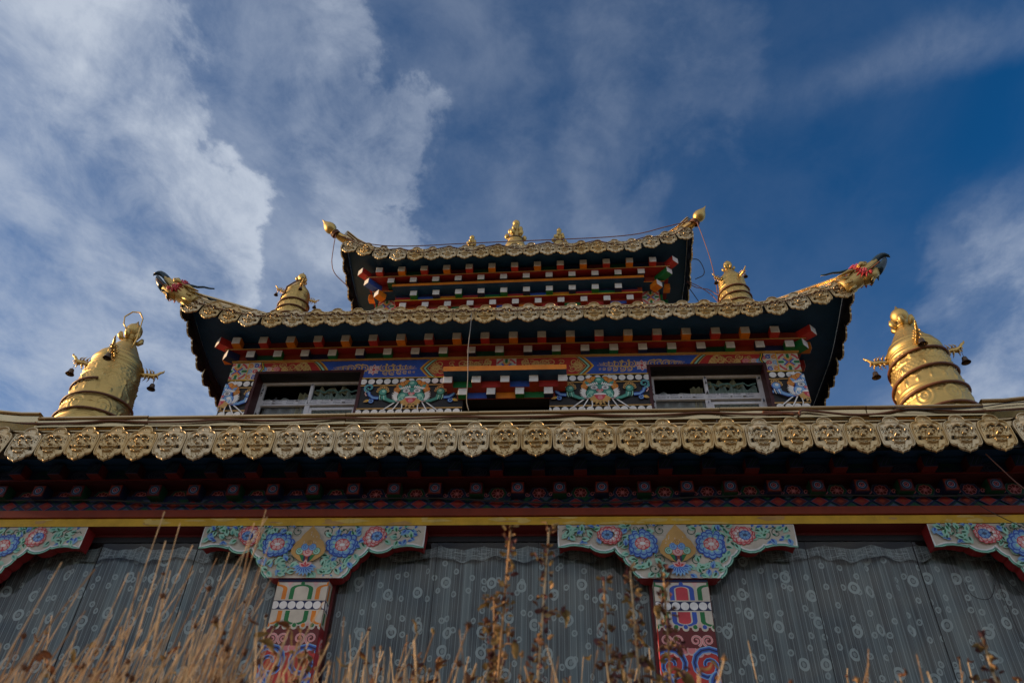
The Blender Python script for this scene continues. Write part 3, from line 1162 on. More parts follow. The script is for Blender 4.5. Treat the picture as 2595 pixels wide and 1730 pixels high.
def build_roof(r, name, shear=None, plq=True):
    sh = shear or (lambda x, y, z: (x, y, z))
    mb = nb()
    NX, NY = 72, 56
    cy = (r.y0 + r.y1) / 2
    hy = (r.y1 - r.y0) / 2

    def top(u, v):
        x = r.cx + (u * 2 - 1) * (r.hx - .02)
        y = cy + (v * 2 - 1) * (hy - .02)
        d = min(r.hx - abs(x - r.cx), hy - abs(y - cy))
        z = r.zt + r.lift(x, y) + (r.s1 * d + r.s2 * d * d if d < hy - .05 else r.s1 * (hy - .05) + r.s2 * (hy - .05) ** 2)
        return sh(x, y, z - .035)
    mb.grid(top, NX, NY, ROOFG, True)

    def sof(u, v):
        x = r.cx + (u * 2 - 1) * (r.hx - .015)
        y = cy + (v * 2 - 1) * (hy - .015)
        return sh(x, y, r.zs + r.lift(x, y))
    b0 = len(mb.f)
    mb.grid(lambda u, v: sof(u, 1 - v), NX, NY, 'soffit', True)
    # rim: gold sheet behind the plaques, with a rolled moulding along its top

    def rim(fn, n):
        P = [fn(i / n) for i in range(n + 1)]
        for i in range(n):
            (x0, y0), (x1, y1) = P[i], P[i + 1]
            l0, l1 = r.lift(x0, y0), r.lift(x1, y1)
            mb.quad([sh(x0, y0, r.zs + l0 - .03), sh(x1, y1, r.zs + l1 - .03), sh(x1, y1, r.zt + l1 - .03), sh(x0, y0, r.zt + l0 - .03)], G_TRIM)
            q0 = [Vector(sh(a_, b_, r.zs + l_ + dz)) for a_, b_, l_, dz in ((x0, y0, l0, -.10), (x1, y1, l1, -.10), (x1, y1, l1, .0), (x0, y0, l0, .0))]
            tg = (q0[1] - q0[0]).normalized()
            inn = Vector((0, 0, 1)).cross(tg) * .006
            mb.quad([tuple(p_ + inn) for p_ in q0], 'black')
            mb.quad([tuple(p_ - inn * 1.5) for p_ in q0], 'black')
        mb.tube([sh(x, y, r.zt + r.lift(x, y) - .030) for x, y in P], .013, G_TRIM, 6)
    X0, X1 = r.cx - r.hx, r.cx + r.hx
    rim(lambda t: (X0 + (X1 - X0) * t, r.y0), 60)
    rim(lambda t: (X1, r.y0 + (r.y1 - r.y0) * t), 40)
    rim(lambda t: (X1 + (X0 - X1) * t, r.y1), 60)
    rim(lambda t: (X0, r.y1 + (r.y0 - r.y1) * t), 40)
    ro = mb.build(name, temple)
    if not plq:
        return ro
    src = None
    n = int(round(2 * r.hx / r.P))
    P = 2 * r.hx / n
    for i in range(n):
        x = X0 + P * (i + .5)
        z = r.zp + r.lift_front(x)
        ang = atan2(r.lift_front(x + .05) - r.lift_front(x - .05), .1) * .85
        rot = (-r.lean + R.uniform(-.02, .02), -ang + R.uniform(-.012, .012), R.uniform(-.03, .03))
        p = sh(x, r.y0 - .03 - R.random() * .004, z + R.uniform(-.004, .004))
        if src is None:
            src = plaque(P, r.ph).build('eave_plaque', None, (0, 0, 0))
            place(src, p, ro)
            src.rotation_euler = rot
        else:
            dup(src, p, ro, rot)
    m = int(round(2 * hy / r.P * 1.12))
    for i in range(m):
        y = r.y0 + 2 * hy / m * (i + .5)
        for sg in (-1, 1):
            x = r.cx + sg * (r.hx + .03)
            l = r.lift(x, y)
            ang = atan2(r.lift(x, y + .05) - r.lift(x, y - .05), .1)
            M4 = Matrix.Translation(sh(x, y, r.zp + l)) @ Matrix.Rotation(sg * pi / 2, 4, 'Z') @ Matrix.Rotation(-sg * ang * .85, 4, 'Y') @ Matrix.Rotation(-r.lean + R.uniform(-.05, .05), 4, 'X')
            plaque_low(side_plaques, P, r.ph * 1.02, M4)
    return ro


def hip_ridge(r, ro, sgx, sh, end=1.0, length=1.6, w=.055, rise=.10, bulge=.12, zl=None):
    cy = (r.y0 + r.y1) / 2
    hy = (r.y1 - r.y0) / 2
    pts = []
    for k in range(15):
        d = -.04 + length * k / 14
        x = r.cx + sgx * (r.hx - d)
        y = r.y0 + d
        dd = max(d, 0)
        z = r.zt + r.lift(x, y) + r.s1 * dd + r.s2 * dd * dd + bulge * sin(pi * min(1, max(0, (dd + .05) / 1.5))) ** .8
        if zl:
            z = zl[0] + zl[1] * d - rise
        pts.append((x, y, z))
    mb = nb()

    def prof(hw, z0, z1, m):
        ring = []
        for (x, y, z) in pts:
            nx, ny = .7071 * hw, .7071 * hw * sgx
            ring.append([sh(x - nx * 1, y - ny * 1, z + z0), sh(x + nx, y + ny, z + z0), sh(x + nx, y + ny, z + z1), sh(x - nx, y - ny, z + z1)])
        for a, b in zip(ring[:-1], ring[1:]):
            for i in range(4):
                j = (i + 1) % 4
                mb.quad([a[i], a[j], b[j], b[i]], m)
        mb.quad(ring[0], m)
        mb.quad(ring[-1][::-1], m)
    prof(w + .018, rise - .025, rise - .010, G_TRIM)
    prof(w + .015, .015, .028, G_TRIM)
    prof(w * .8, rise, rise + .018, G_TRIM)
    prof(w, -.06, rise, G_TRIM)
    if zl:
        pts[:] = pts[4:]
        prof(w * .9, -.30, -.058, G_TRIM)
    return mb.build('hip_ridge', ro)


# roof of the lower hall
r1 = Roof(cx=-.53, hx=4.42, y0=-.40, y1=10.0, ls=3.35, A=.30, pw=1.5, zt=4.315, zs=4.162, zp=4.305, P=.2104, ph=.307, lean=.08, s1=.05, s2=0)
ro1 = build_roof(r1, 'lower_roof')
mb = nb()
# gilded tin capping along the eave, in lengths, with a rolled top
q = random.Random(5)
xe = [-4.93, -3.80, -2.98, -1.55, -.62, 1.02, 1.98, 2.73, 3.87]
for i in range(len(xe) - 1):
    a, b = xe[i] + .002, xe[i + 1] - .002
    dy, dz = q.uniform(-.004, .004), q.uniform(-.003, .004)
    if i in (0, len(xe) - 2):
        dz += .035
        dy -= .012
    prof = [(-.418, 4.302), (-.432, 4.305), (-.434, 4.313), (-.424, 4.317), (-.415, 4.318), (-.412, 4.322), (-.420, 4.366), (-.412, 4.3695), (-.432, 4.3715), (-.438, 4.380), (-.433, 4.392), (-.418, 4.396), (-.400, 4.394), (-.1, 4.372)]
    n = 8
    tl = [q.uniform(-.003, .003) for _ in range(n + 1)]

    def cap(u, v, a=a, b=b, dy=dy, dz=dz, tl=tl):
        k = min(int(round(v * (len(prof) - 1))), len(prof) - 1)
        y, z = prof[k]
        x = a + (b - a) * u
        bow = tl[int(round(u * n))] if 5 <= k <= 7 else 0
        return (x, y + dy + bow, z + dz + r1.lift_front(x) * .8)
    mb.grid(cap, n, len(prof) - 1, G_TRIM, False)
mb.build('eave_capping', ro1)

# ---- second storey
WX0, WX1, WY, WZ = -4.15, 2.72, 2.5, 7.33
WIN = [(-3.818, -2.478), (0.948, 2.322)]
WZH, WZB = 7.165, 6.15
DOOR = (-1.228, -.215)
mb = nb()
T = .16


def seg(x0, x1, z0, z1):
    mb.box(x0, x1, WY, WY + T, z0, z1, 'black')


seg(WX0, WIN[0][0], 4.3, WZ)
seg(WIN[0][1], DOOR[0], 4.3, WZ)
seg(DOOR[1], WIN[1][0], 4.3, WZ)
seg(WIN[1][1], WX1, 4.3, WZ)
for w in WIN:
    seg(w[0], w[1], WZH, WZ)
    seg(w[0], w[1], 4.3, WZB)
seg(DOOR[0], DOOR[1], 6.70, WZ)
mb.box(WX0, WX0 + T, WY + T, 8.0, 4.3, WZ, PLASTER)
mb.box(WX1 - T, WX1, WY + T, 8.0, 4.3, WZ, PLASTER)
mb.box(WX0 + T, WX1 - T, 7.84, 8.0, 4.3, WZ, PLASTER)
mb.box(WX0 + T, WX1 - T, WY + 1.0, WY + 1.05, 4.3, WZ, DARK)
mb.box(WX0 + T, WX1 - T, WY + T, 7.8, WZ - .05, WZ, DARK)
mb.box(DOOR[0] - .02, DOOR[1] + .02, WY + .55, WY + .6, 4.3, 6.7, DARK)

regs = [(WX0, WX1, WZH, WZ), (WX0, WIN[0][0], 4.4, WZH), (WIN[0][1], DOOR[0], 4.4, WZH), (DOOR[0], DOOR[1], 6.7, WZH), (DOOR[1], WIN[1][0], 4.4, WZH), (WIN[1][1], WX1, 4.4, WZH), (WIN[0][0], WIN[0][1], 4.4, WZB), (WIN[1][0], WIN[1][1], 4.4, WZB)]
pt = Paint(mb, flat_y(WY), clips=regs)
FZ0, FZ1 = 7.045, 7.318
FC = (FZ0 + FZ1) / 2
MX = -.735                                       # centre of the painted scheme
pt.rect(WX0, WX1, 6.93, FZ0 - .012, 'black')
pt.rect(WX0, WX1, FZ0, FZ1, 'red')
pt.rect(WX0, WX1, FZ1 - .004, WZ, 'ochre')


def xsquare(cx, cz, s, pt=pt):
    pt.rect(cx - s, cx + s, cz - s, cz + s, 'cream')
    for k in range(4):
        a = k * pi / 2
        pt.stroke([(cx + s * .98 * cos(a), cz + s * .98 * sin(a)), (cx + s * .45 * cos(a), cz + s * .45 * sin(a))], s * .28, 'green')
        b = a + pi / 4
        pt.stroke([(cx + s * .98 * cos(b + t), cz + s * .98 * sin(b + t)) for t in (-.42, -.21, 0, .21, .42)], s * .20, 'carmine')
        c = ['blue', 'orange'][k % 2]
        for d0, cc, w in ((.10, c, .19), (.34, 'mint' if k % 2 == 0 else 'yellow', .10)):
            p = (cx + s * d0 * cos(a), cz + s * d0 * sin(a))
            pt.stroke([(p[0] + s * .55 * cos(a + .78), p[1] + s * .55 * sin(a + .78)), p, (p[0] + s * .55 * cos(a - .78), p[1] + s * .55 * sin(a - .78))], s * w, cc)


def scrolls(x0, x1, z0, z1, c, n, seed, rmax=.05):
    q = random.Random(seed)
    for k in range(n):
        r = q.uniform(.55, 1.0) * rmax
        pt.spiral(q.uniform(x0, x1), q.uniform(z0, z1), r, 1.3, q.uniform(0, 6), q.choice((-1, 1)), r * .26, c, .2, w1=r * .15)


for sx in (1, -1):
    pt.off, pt.flip = (MX, 0), sx
    # working outwards from the middle; distances from MX
    scrolls(.20, .92, FZ0 + .05, FZ1 - .05, 'gilt', 46, 3, .055)
    # blue field with a cusped green and yellow border at both ends
    b0, b1 = 1.0, 2.24

    def cusp(e, sg, d, c):
        pts = [(e + sg * (.13 * abs(2 * t - 1) ** .6 + d) + (0 if True else 0), FZ0 + (FZ1 - FZ0) * t) for t in [i / 14 for i in range(15)]]
        m_ = b0 + .62
        pt.poly([(m_, FZ0)] + pts + [(m_, FZ1)] if sg > 0 else [(m_, FZ1)] + pts[::-1] + [(m_, FZ0)], c)
    for d, c in ((-.085, 'ochre'), (-.07, 'black'), (-.055, 'mint'), (-.03, 'green'), (-.02, 'red'), (-.005, 'yellow'), (.018, 'blue')):
        for e, sg in ((b0 - .09, 1), (b1 + .09, -1)):
            pts = [(e + sg * (d + .125 * (1 - abs(2 * t - 1)) ** .75), FZ0 + (FZ1 - FZ0) * t) for t in [i / 16 for i in range(17)]]
            mid = (b0 + b1) / 2
            pp = ([(mid, FZ0)] + pts + [(mid, FZ1)])
            pt.poly(pp[::-1] if sg > 0 else pp, c)
    mx = (b0 + b1) / 2
    for s2 in (-1, 1):                           # gold cloud ornament either side of the lotus
        for k, (d, r) in enumerate(((.12, .058), (.20, .066), (.29, .055), (.36, .045), (.42, .036), (.47, .026))):
            pt.spiral(mx + s2 * d, FC + .016, r * .95, 1.5, 1.0, s2, r * .27, 'gilt', .2, w1=r * .16)
            pt.spiral(mx + s2 * (d + .03), FC - .052, r * .68, 1.4, 4.0, -s2, r * .25, 'gilt', .2, w1=r * .16)
            pt.disc(mx + s2 * (d + .03), FC + .070 - .04 * k / 5, r * .26, 'gilt', 8)
        pt.stroke([(mx + s2 * .08, FC - .03), (mx + s2 * .3, FC - .012), (mx + s2 * .53, FC)], .014, 'gilt', .005)
    for k in range(8):
        a = k * pi / 4
        pt.leaf(mx, FC - .01, .085, .062, a, 'white')
        pt.leaf(mx + .012 * cos(a), FC - .01 + .012 * sin(a), .068, .046, a, 'palepink' if k % 2 else 'pink')
    pt.disc(mx, FC - .01, .02, 'carmine', 8)
    # outer red field
    scrolls(2.42, 3.02, FZ0 + .05, FZ1 - .04, 'gilt', 40, 9, .055)
    for d, c in ((2.94, 'palepink'), (2.84, 'pink'), (3.0, 'sky')):
        pt.spiral(d, FC + .02, .04, 1.4, 0, 1, .022, c, .2)
    pt.rect(3.03, 3.21, FZ0, FZ1, 'cream')
    for k in range(9):
        pt.spiral(3.05 + .06 * (k % 3), FZ0 + .04 + .09 * (k // 3), .034, 1.3, k, 1 if k % 2 else -1, .016, ['carmine', 'blue', 'orange', 'mint', 'carmine', 'sky'][k % 6], .2)
    for k, c in enumerate(('green', 'yellow', 'black')):
        pt.stroke([(3.02 + .012 * k - .02 + .03 * abs(sin(t * pi * 1.5)), FZ0 + (FZ1 - FZ0) * t) for t in [i / 14 for i in range(15)]], .014, c)
    for d, c in ((3.205, 'yellow'), (3.222, 'redbrown'), (3.238, 'orange')):
        pt.rect(d - .008, d + .009, FZ0, FZ1, c)
    xsquare(3.335, FC, .095 + .03)
    # dragon masks with balls in their claws, on black
    for z0 in (6.93,):
        pass
pt.off, pt.flip = (0, 0), 1
xsquare(MX, FC, .12)
pt.rect(WX0, WX1, FZ0 - .012, FZ0 + .002, 'yellow')
pt.rect(WX0, WX1, 6.918, 6.932, 'ochre')
pt.rect(WX0, WX1, 6.575, 6.590, 'ochre')
x = WX0 + .06
while x < WX1:
    pt.disc(x, 6.983, .041, 'white', 14)
    pt.disc(x, 6.528, .041, 'white', 14)
    x += .0965
pt.rect(WX0, WX1, 4.4, 6.475, 'maroon')


def mask(cx, cz, tone):
    """wrathful dragon face: curled mane, horns, round eyes, open mouth, flame beard, claws holding balls"""
    dk, md, lt = ('dkgreen', 'teal', 'mint') if tone == 'green' else ('blue', 'sky', 'white')
    pt.off = (cx, cz)
    pt.sc = 1.14
    for sx in (1, -1):
        pt.flip = sx
        # rope strings
        for u, v in ((.10, -.25), (.20, -.25), (.31, -.245)):
            pt.stroke([(u * .35 + .05, -.115), (u * .8, -.19), (u, v)], .012, 'white')
        # arms and claws
        pt.stroke([(.09, -.085), (.15, -.105), (.21, -.10), (.27, -.07), (.30, -.03)], .035, dk, .05)
        pt.stroke([(.09, -.085), (.15, -.103), (.21, -.098), (.27, -.068), (.30, -.03)], .022, md, .036)
        for k in range(4):
            pt.stroke([(.27 + .02 * k, -.02), (.262 + .022 * k, -.06), (.258 + .02 * k, -.085)], .014, lt if k % 2 else md, .006)
        for k in range(7):
            a = pi * k / 6
            pt.disc(.305 + .052 * cos(a), .028 + .052 * sin(a), .017, 'ochre', 8)
            pt.disc(.305 + .052 * cos(a), .028 + .052 * sin(a), .008, 'black', 6)
        pt.disc(.305, .014, .046, dk, 14)
        pt.disc(.303, .018, .038, md, 14)
        pt.disc(.297, .028, .018, lt, 10)
        # curling tail with blue and gold
        pt.spiral(.455, .075, .055, 1.3, -1.6, 1, .034, 'navy', .2, w1=.018)
        pt.spiral(.455, .075, .055, 1.3, -1.6, 1, .026, 'sky', .2, w1=.012)
        pt.spiral(.455, .075, .055, 1.3, -1.6, 1, .014, 'teal', .2)
        pt.stroke([(.34, -.06), (.40, -.055), (.44, -.02), (.452, .02)], .040, 'blue', .034)
        pt.stroke([(.34, -.06), (.40, -.055), (.44, -.02), (.452, .02)], .018, 'sky', .016)
        pt.spiral(.41, -.095, .028, 1.2, 1, -1, .018, 'blue', .2)
        pt.spiral(.41, -.095, .028, 1.2, 1, -1, .008, 'sky', .2)
        pt.leaf(.43, -.085, .07, .04, -.35, 'ochre')
        pt.leaf(.43, -.085, .045, .02, -.35, 'yellow')
        pt.stroke([(.47, -.03), (.49, .0), (.485, .03)], .014, 'palepink', .005)
        # mane
        for k, (u, v, r) in enumerate(((.13, .09, .046), (.155, .045, .04), (.10, .125, .04), (.06, .14, .036), (.16, .0, .030))):
            pt.disc(u, v, r, 'brown', 10)
            pt.disc(u, v, r * .86, 'orange', 10)
            pt.spiral(u, v, r * .6, 1.1, 1, sx, r * .2, 'ochre', .2)
        # cheek tufts
        for k in range(8):
            a = .75 - k * .24
            pt.leaf(.115, -.045, .105 - .004 * k, .030, a, 'white')
        for k in range(3):
            pt.leaf(.1, .15, .05, .03, .5 + k * .5, 'white')
    pt.flip = 1
    # head
    pt.disc(0, .02, .118, dk, 20, .95)
    pt.disc(0, .025, .105, md, 20, .95)
    for sx in (1, -1):
        pt.disc(sx * .085, -.045, .062, dk, 14)
        pt.disc(sx * .085, -.042, .052, md, 14)
        pt.disc(sx * .088, -.030, .026, lt, 10, .7)
        pt.leaf(sx * .1, .06, .07, .04, .8 if sx > 0 else pi - .8, md)
    pt.disc(0, .115, .056, dk, 16, .85)
    pt.disc(0, .120, .046, md, 16, .85)
    pt.disc(-.008, .13, .024, lt, 12, .7)
    for sx in (1, -1):
        pt.flip = sx
        for k in range(6):
            pt.leaf(.022 + .016 * k, .062 - .003 * k, .042, .018, 1.25 - .16 * k, 'white')
        pt.disc(.056, .028, .040, 'navy', 14, .72)
        pt.disc(.056, .028, .036, 'white', 14, .72)
        pt.disc(.056, .028, .020, 'slate', 12)
        pt.disc(.056, .028, .015, 'white', 12)
        pt.disc(.056, .028, .010, 'black', 10)
        pt.spiral(.10, -.075, .034, 1.2, 2.4, -1, .012, lt, .3)
        pt.stroke([(.05, -.06), (.085, -.10), (.125, -.115), (.16, -.10)], .020, 'navy', .012)
        pt.stroke([(.05, -.06), (.085, -.10), (.125, -.115), (.16, -.10)], .010, 'palepink', .008)
        pt.disc(.018, -.008, .018, 'pink', 10)
        pt.disc(.018, -.01, .008, 'carmine', 8)
    pt.flip = 1
    # mouth and beard
    for k in range(9):
        a = -pi * (k + .5) / 9
        pt.leaf(.04 * cos(a), -.10, .105 - .03 * abs(cos(a)), .045, a, 'ochre')
    pt.disc(0, -.095, .072, 'ochre', 16, .8)
    pt.poly([(-.062, -.06), (-.045, -.105), (-.018, -.13), (.018, -.13), (.045, -.105), (.062, -.06), (.03, -.05), (-.03, -.05)], 'carmine')
    pt.disc(0, -.098, .026, 'pink', 12)
    pt.poly([(-.062, -.055), (-.062, -.066), (.062, -.066), (.062, -.055), (.03, -.042), (-.03, -.042)], 'white')
    pt.disc(0, -.022, .02, 'palepink', 10, .8)
    for k in range(7):
        pt.disc(R.uniform(-.055, .055), R.uniform(-.165, -.14), .006, 'black', 6)
    pt.off, pt.sc = (0, 0), 1.0


mask(-1.845, 6.800, 'green')
mask(.370, 6.800, 'green')
mask(-4.155, 6.79, 'blue')
mask(2.725, 6.79, 'blue')
wall2 = mb.build('upper_wall', temple)


def pvc_window(w, seed):
    x0, x1 = w
    q = random.Random(seed)
    mb = nb()
    d = .24
    # maroon lining of the reveal, proud of the painted wall
    t = .03
    mb.box(x0 - .010, x0 + t, WY - .012, WY + d, WZB, WZH + .010, 'wine')
    mb.box(x1 - t, x1 + .010, WY - .012, WY + d, WZB, WZH + .010, 'wine')
    mb.box(x0 + t, x1 - t, WY - .012, WY + d, WZH - .025, WZH + .010, 'wine', bottom='black')
    fr = mb.build('pavilion_window', temple)
    xa, xb = x0 + t, x1 - t
    xm = (xa + xb) / 2
    za, zb = WZB, WZH - .025
    ztr = 6.845
    y0, y1 = WY + .175, WY + .215
    f = nb()
    f.box(xa, xa + .05, y0, y1, za, zb, PVC)
    f.box(xb - .05, xb, y0, y1, za, zb, PVC)
    f.box(xa + .05, xb - .05, y0, y1, zb - .03, zb, PVC)
    f.box(xa + .05, xb - .05, y0 - .003, y1, ztr - .055, ztr + .022, PVC)
    f.box(xa + .05, xb - .05, y0 - .008, y1, ztr - .062, ztr - .055, PVC)
    f.box(xm - .020, xm + .020, y0, y1, ztr + .022, zb - .03, PVC)
    f.box(xm - .035, xm + .025, y0, y1, za, ztr - .062, PVC)
    # right casement, set forward
    f.box(xm + .025, xb - .05, y0 + .010, y1, ztr - .125, ztr - .090, PVC)
    f.box(xm + .025, xm + .06, y0 + .010, y1, za, ztr - .125, PVC)
    f.box(xb - .085, xb - .05, y0 + .010, y1, za, ztr - .125, PVC)
    pp = Paint(f, flat_y(y0 - .009))
    for zz in (ztr + .006, ztr - .030):          # smudged print on the protective film
        x = xa + .09
        while x < xb - .1:
            pp.ring(x, zz, .008, .003, 'slate', 8)
            for k in range(6):
                pp.rect(x + .016 + k * .011, x + .024 + k * .011, zz - .005, zz + .004 * q.random(), 'slate')
            if q.random() < .35:
                pp.rect(x + .1, x + .1 + q.uniform(.01, .04), zz - .008, zz + .005, 'black')
            x += .145
    for k in range(26):
        side = q.choice((xa + .006, xb - .05, xm - .02))
        z = q.uniform(za, zb - .05)
        pp.poly([(side + q.uniform(0, .012), z), (side + q.uniform(.014, .038), z + .01), (side + q.uniform(.01, .03), z + q.uniform(.02, .06))], 'black' if k % 3 else 'slate')
    f.build('window_frame', fr)
    g = nb()
    yg = WY + .198
    for a, b, c, e in ((xa + .05, xm - .020, ztr + .022, zb - .03), (xm + .020, xb - .05, ztr + .022, zb - .03), (xa + .05, xm - .035, za, ztr - .062), (xm + .06, xb - .085, za, ztr - .125)):
        g.quad([(a, yg, c), (b, yg, c), (b, yg, e), (a, yg, e)], GLASS)
    g.build('glass_pane', fr)
    c = nb()
    dim = pm('dull_green_curtain', (.38, .47, .41), .9)
    olive = pm('olive_curtain', (.42, .38, .22), .9)
    grey = pm('grey_sheer_curtain', (.32, .33, .31), .9)
    for a, b, zt, zb_, m, fr_ in ((xa + .05, xm - .03, ztr + .07, za, grey, 14), (xm - .18, xm - .03, ztr + .17, za, olive, 9), (xm + .02, xb - .06, ztr + .16, za, dim, 30), (xm + .02, xb - .2, ztr + .24, ztr + .16, olive, 18)):
        ph = q.uniform(0, 6)
        c.grid(lambda u, v: (a + (b - a) * u, WY + .245 + .018 * sin(u * fr_ * 1.7 + ph), zb_ + (zt - zb_ + .035 * sin(u * fr_ + ph) * (1 if fr_ != 9 else 0)) * v), 60, 3, m)
    c.grid(lambda u, v: (xm + .04 + (xb - xm - .1) * u, WY + .222 + .008 * sin(u * 40), ztr + .178 + .016 * sin(u * 19 + 1) + .024 * v), 60, 2, pm('mint_pelmet', (.24, .40, .33), .9))
    c.build('curtain', fr)
    return fr


pvc_window(WIN[0], 3)['label'] = 'left pavilion window with dark upper left pane'
pvc_window(WIN[1], 8)['label'] = 'right pavilion window with scalloped curtains in both upper panes'

# ---- hood over the door
hc = -.725
mb = nb()
hw = .715
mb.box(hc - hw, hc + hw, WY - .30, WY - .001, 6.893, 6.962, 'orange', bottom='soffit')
mb.box(hc - hw + .02, hc + hw - .02, WY - .10, WY - .0015, 6.798, 6.892, 'redbrown')
mb.box(hc - hw + .14, hc + hw - .14, WY - .012, WY - .002, 6.702, 6.797, 'redbrown')
mb.box(hc - hw + .09, hc + hw - .09, WY - .105, WY - .0018, 6.7965, 6.7982, 'redbrown')
cols = ['green', 'red', 'blue', 'red']
for k in range(4):
    xx = hc + (k - 1.5) * .3375
    mb.box(xx - .115, xx + .115, WY - .103, WY - .1005, 6.802, 6.888, cols[k])
cols = ['blue', 'orange', 'green']
for k in range(3):
    xx = hc + (k - 1) * .335
    mb.box(xx - .115, xx + .115, WY - .0155, WY - .0125, 6.706, 6.79, cols[k])
hood = mb.build('door_hood', temple)
rh = Rafters('hood_block', hood)
for k in range(5):
    rh.put('a', hc + (k - 2) * .334, WY - .205, 6.845, .105, .094, .11, 'redbrown')
for k in range(4):
    rh.put('b' + str(k % 2), hc + (k - 1.5) * .334, WY - .10, 6.749, .102, .094, .095, 'green' if k % 2 == 0 else 'navy')

# ---- cornice of the second storey
mb = nb()


def ringbox(y0, xo, z0, z1, m, d=.35, xa=WX0, xb=WX1, yb=8.0, bottom=None):
    """a board running round front and sides, standing out from the wall"""
    mb.box(xa - xo, xb + xo, y0, y0 + d, z0, z1, m, bottom=bottom)
    for sg, xw in ((-1, xa), (1, xb)):
        a, b = sorted((xw + sg * xo, xw - sg * .05))
        mb.box(a, b, y0 + d, yb, z0, z1, m, bottom=bottom)


ringbox(WY - .025, .02, WZ - .004, WZ + .010, 'ochre')
ringbox(WY - .010, .0, WZ + .011, 7.437, 'redbrown')
ringbox(WY - .120, .11, 7.438, 7.456, 'ochre', bottom='oxred')
ringbox(WY - .100, .09, 7.457, 7.557, 'redbrown')
pt = Paint(mb, flat_y(WY - .010))
pu = Paint(mb, flat_y(WY - .100))
SP = .345
A0 = -2.889
pc = ['navy', 'green', 'red', 'navy', 'redbrown']
for k in range(-4, 17):
    x = A0 + k * SP + SP / 2
    if WX0 < x - .12 and x + .12 < WX1:
        pt.rect(x - .121, x + .121, 7.345, 7.432, ['redbrown', 'dkgreen', 'redbrown', 'navy'][k % 4])
    x = A0 + k * SP
    if WX0 < x - .12 and x + .12 < WX1:
        pu.rect(x - .121, x + .121, 7.460, 7.552, ['maroon', 'navy', 'redbrown', 'maroon'][k % 4])
corn2 = mb.build('middle_cornice', temple)
ra2 = Rafters('rafter_end', corn2)
for k in range(-4, 17):
    x = A0 + k * SP
    if WX0 + .04 < x < WX1 - .04:
        ra2.put(('l', k % 2), x, WY - .10, 7.388, .104, .100, .10, 'green' if k % 2 == 0 else 'navy')
    x += SP / 2
    if WX0 - .02 < x < WX1 + .02:
        ra2.put(('u', k % 2), x, WY - .225, 7.507, .104, .100, .13, 'orange' if k % 2 == 0 else 'red')
for sg, xw in ((-1, WX0), (1, WX1)):
    ra2.put(('c', 'l', sg), xw + sg * .095, WY - .095, 7.388, .112, .100, .16, 'navy' if sg < 0 else 'green', rz=sg * radians(45))
    ra2.put(('c', 'u', sg), xw + sg * .19, WY - .20, 7.507, .118, .100, .30, 'red', rz=sg * radians(45))
    for k in range(5):
        ra2.put(('l', k % 2), xw + sg * .10, WY + .30 + k * SP, 7.388, .104, .1, .1, 'green', rz=sg * pi / 2)
        ra2.put(('u', k % 2), xw + sg * .225, WY + .13 + k * SP, 7.507, .104, .1, .13, 'red', rz=sg * pi / 2)

r2 = Roof(cx=-.70, hx=3.975, y0=1.95, y1=8.6, ls=2.95, A=.31, pw=1.35, zt=7.665, zs=7.558, zp=7.672, P=.258, ph=.312, lean=.05, s1=.28, s2=.05)
ro2 = build_roof(r2, 'middle_roof')
idn = (lambda x, y, z: (x, y, z))
for sg in (-1, 1):
    hip_ridge(r2, ro2, sg, idn, zl=(8.0, .37))

# ---- top storey
TX0, TX1, TY = -2.91, 1.42, 3.8
mb = nb()
mb.box(TX0, TX1, TY, 6.6, 7.6, 9.90, 'redbrown')
pt = Paint(mb, flat_y(TY), clips=[(TX0, TX1, 9.0, 9.66)])
for sg, xc in ((1, TX0 + .14), (-1, TX1 - .14)):
    xsquare(xc, 9.53, .125, pt)
    pt.rect(*sorted((xc + sg * .13, xc + sg * .36)), 9.40, 9.56, 'cream')
    for k in range(8):
        pt.spiral(xc + sg * (.16 + .055 * (k % 4)), 9.44 + .07 * (k // 4), .03, 1.3, k, 1 if k % 2 else -1, .014, ['carmine', 'blue', 'orange', 'navy'][k % 4], .2)
mb.xform(shear3)
wall3 = mb.build('top_wall', temple)

mb = nb()
KX0, KX1 = -2.62, 1.15            # bracket tiers stop short of the corners
xc0, xc1 = TX0, TX1
mb.box(KX0, KX1, TY - .012, TY - .001, 9.40, 9.515, 'redbrown')
mb.box(KX0, KX1, TY - .125, TY - .0012, 9.516, 9.535, 'yellow', bottom='oxred')
mb.box(KX0, KX1, TY - .105, TY - .0015, 9.536, 9.645, 'redbrown')
mb.box(KX0 - .02, KX1 + .02, TY - .31, TY - .0018, 9.646, 9.696, 'orange', bottom='soffit')
ringbox(TY - .20, .06, 9.655, 9.668, 'orange', .19, TX0, TX1, 6.6, bottom='soffit')
ringbox(TY - .17, .04, 9.697, 9.797, 'redbrown', .165, TX0, TX1, 6.6)
ringbox(TY - .37, .14, 9.798, 9.816, 'ochre', .36, TX0, TX1, 6.6, bottom='oxred')
ringbox(TY - .345, .12, 9.817, 9.925, 'maroon', .34, TX0, TX1, 6.6)
pA = Paint(mb, flat_y(TY - .012))
pB = Paint(mb, flat_y(TY - .105))
pC = Paint(mb, flat_y(TY - .17))
pD = Paint(mb, flat_y(TY - .345))
T0 = -.765
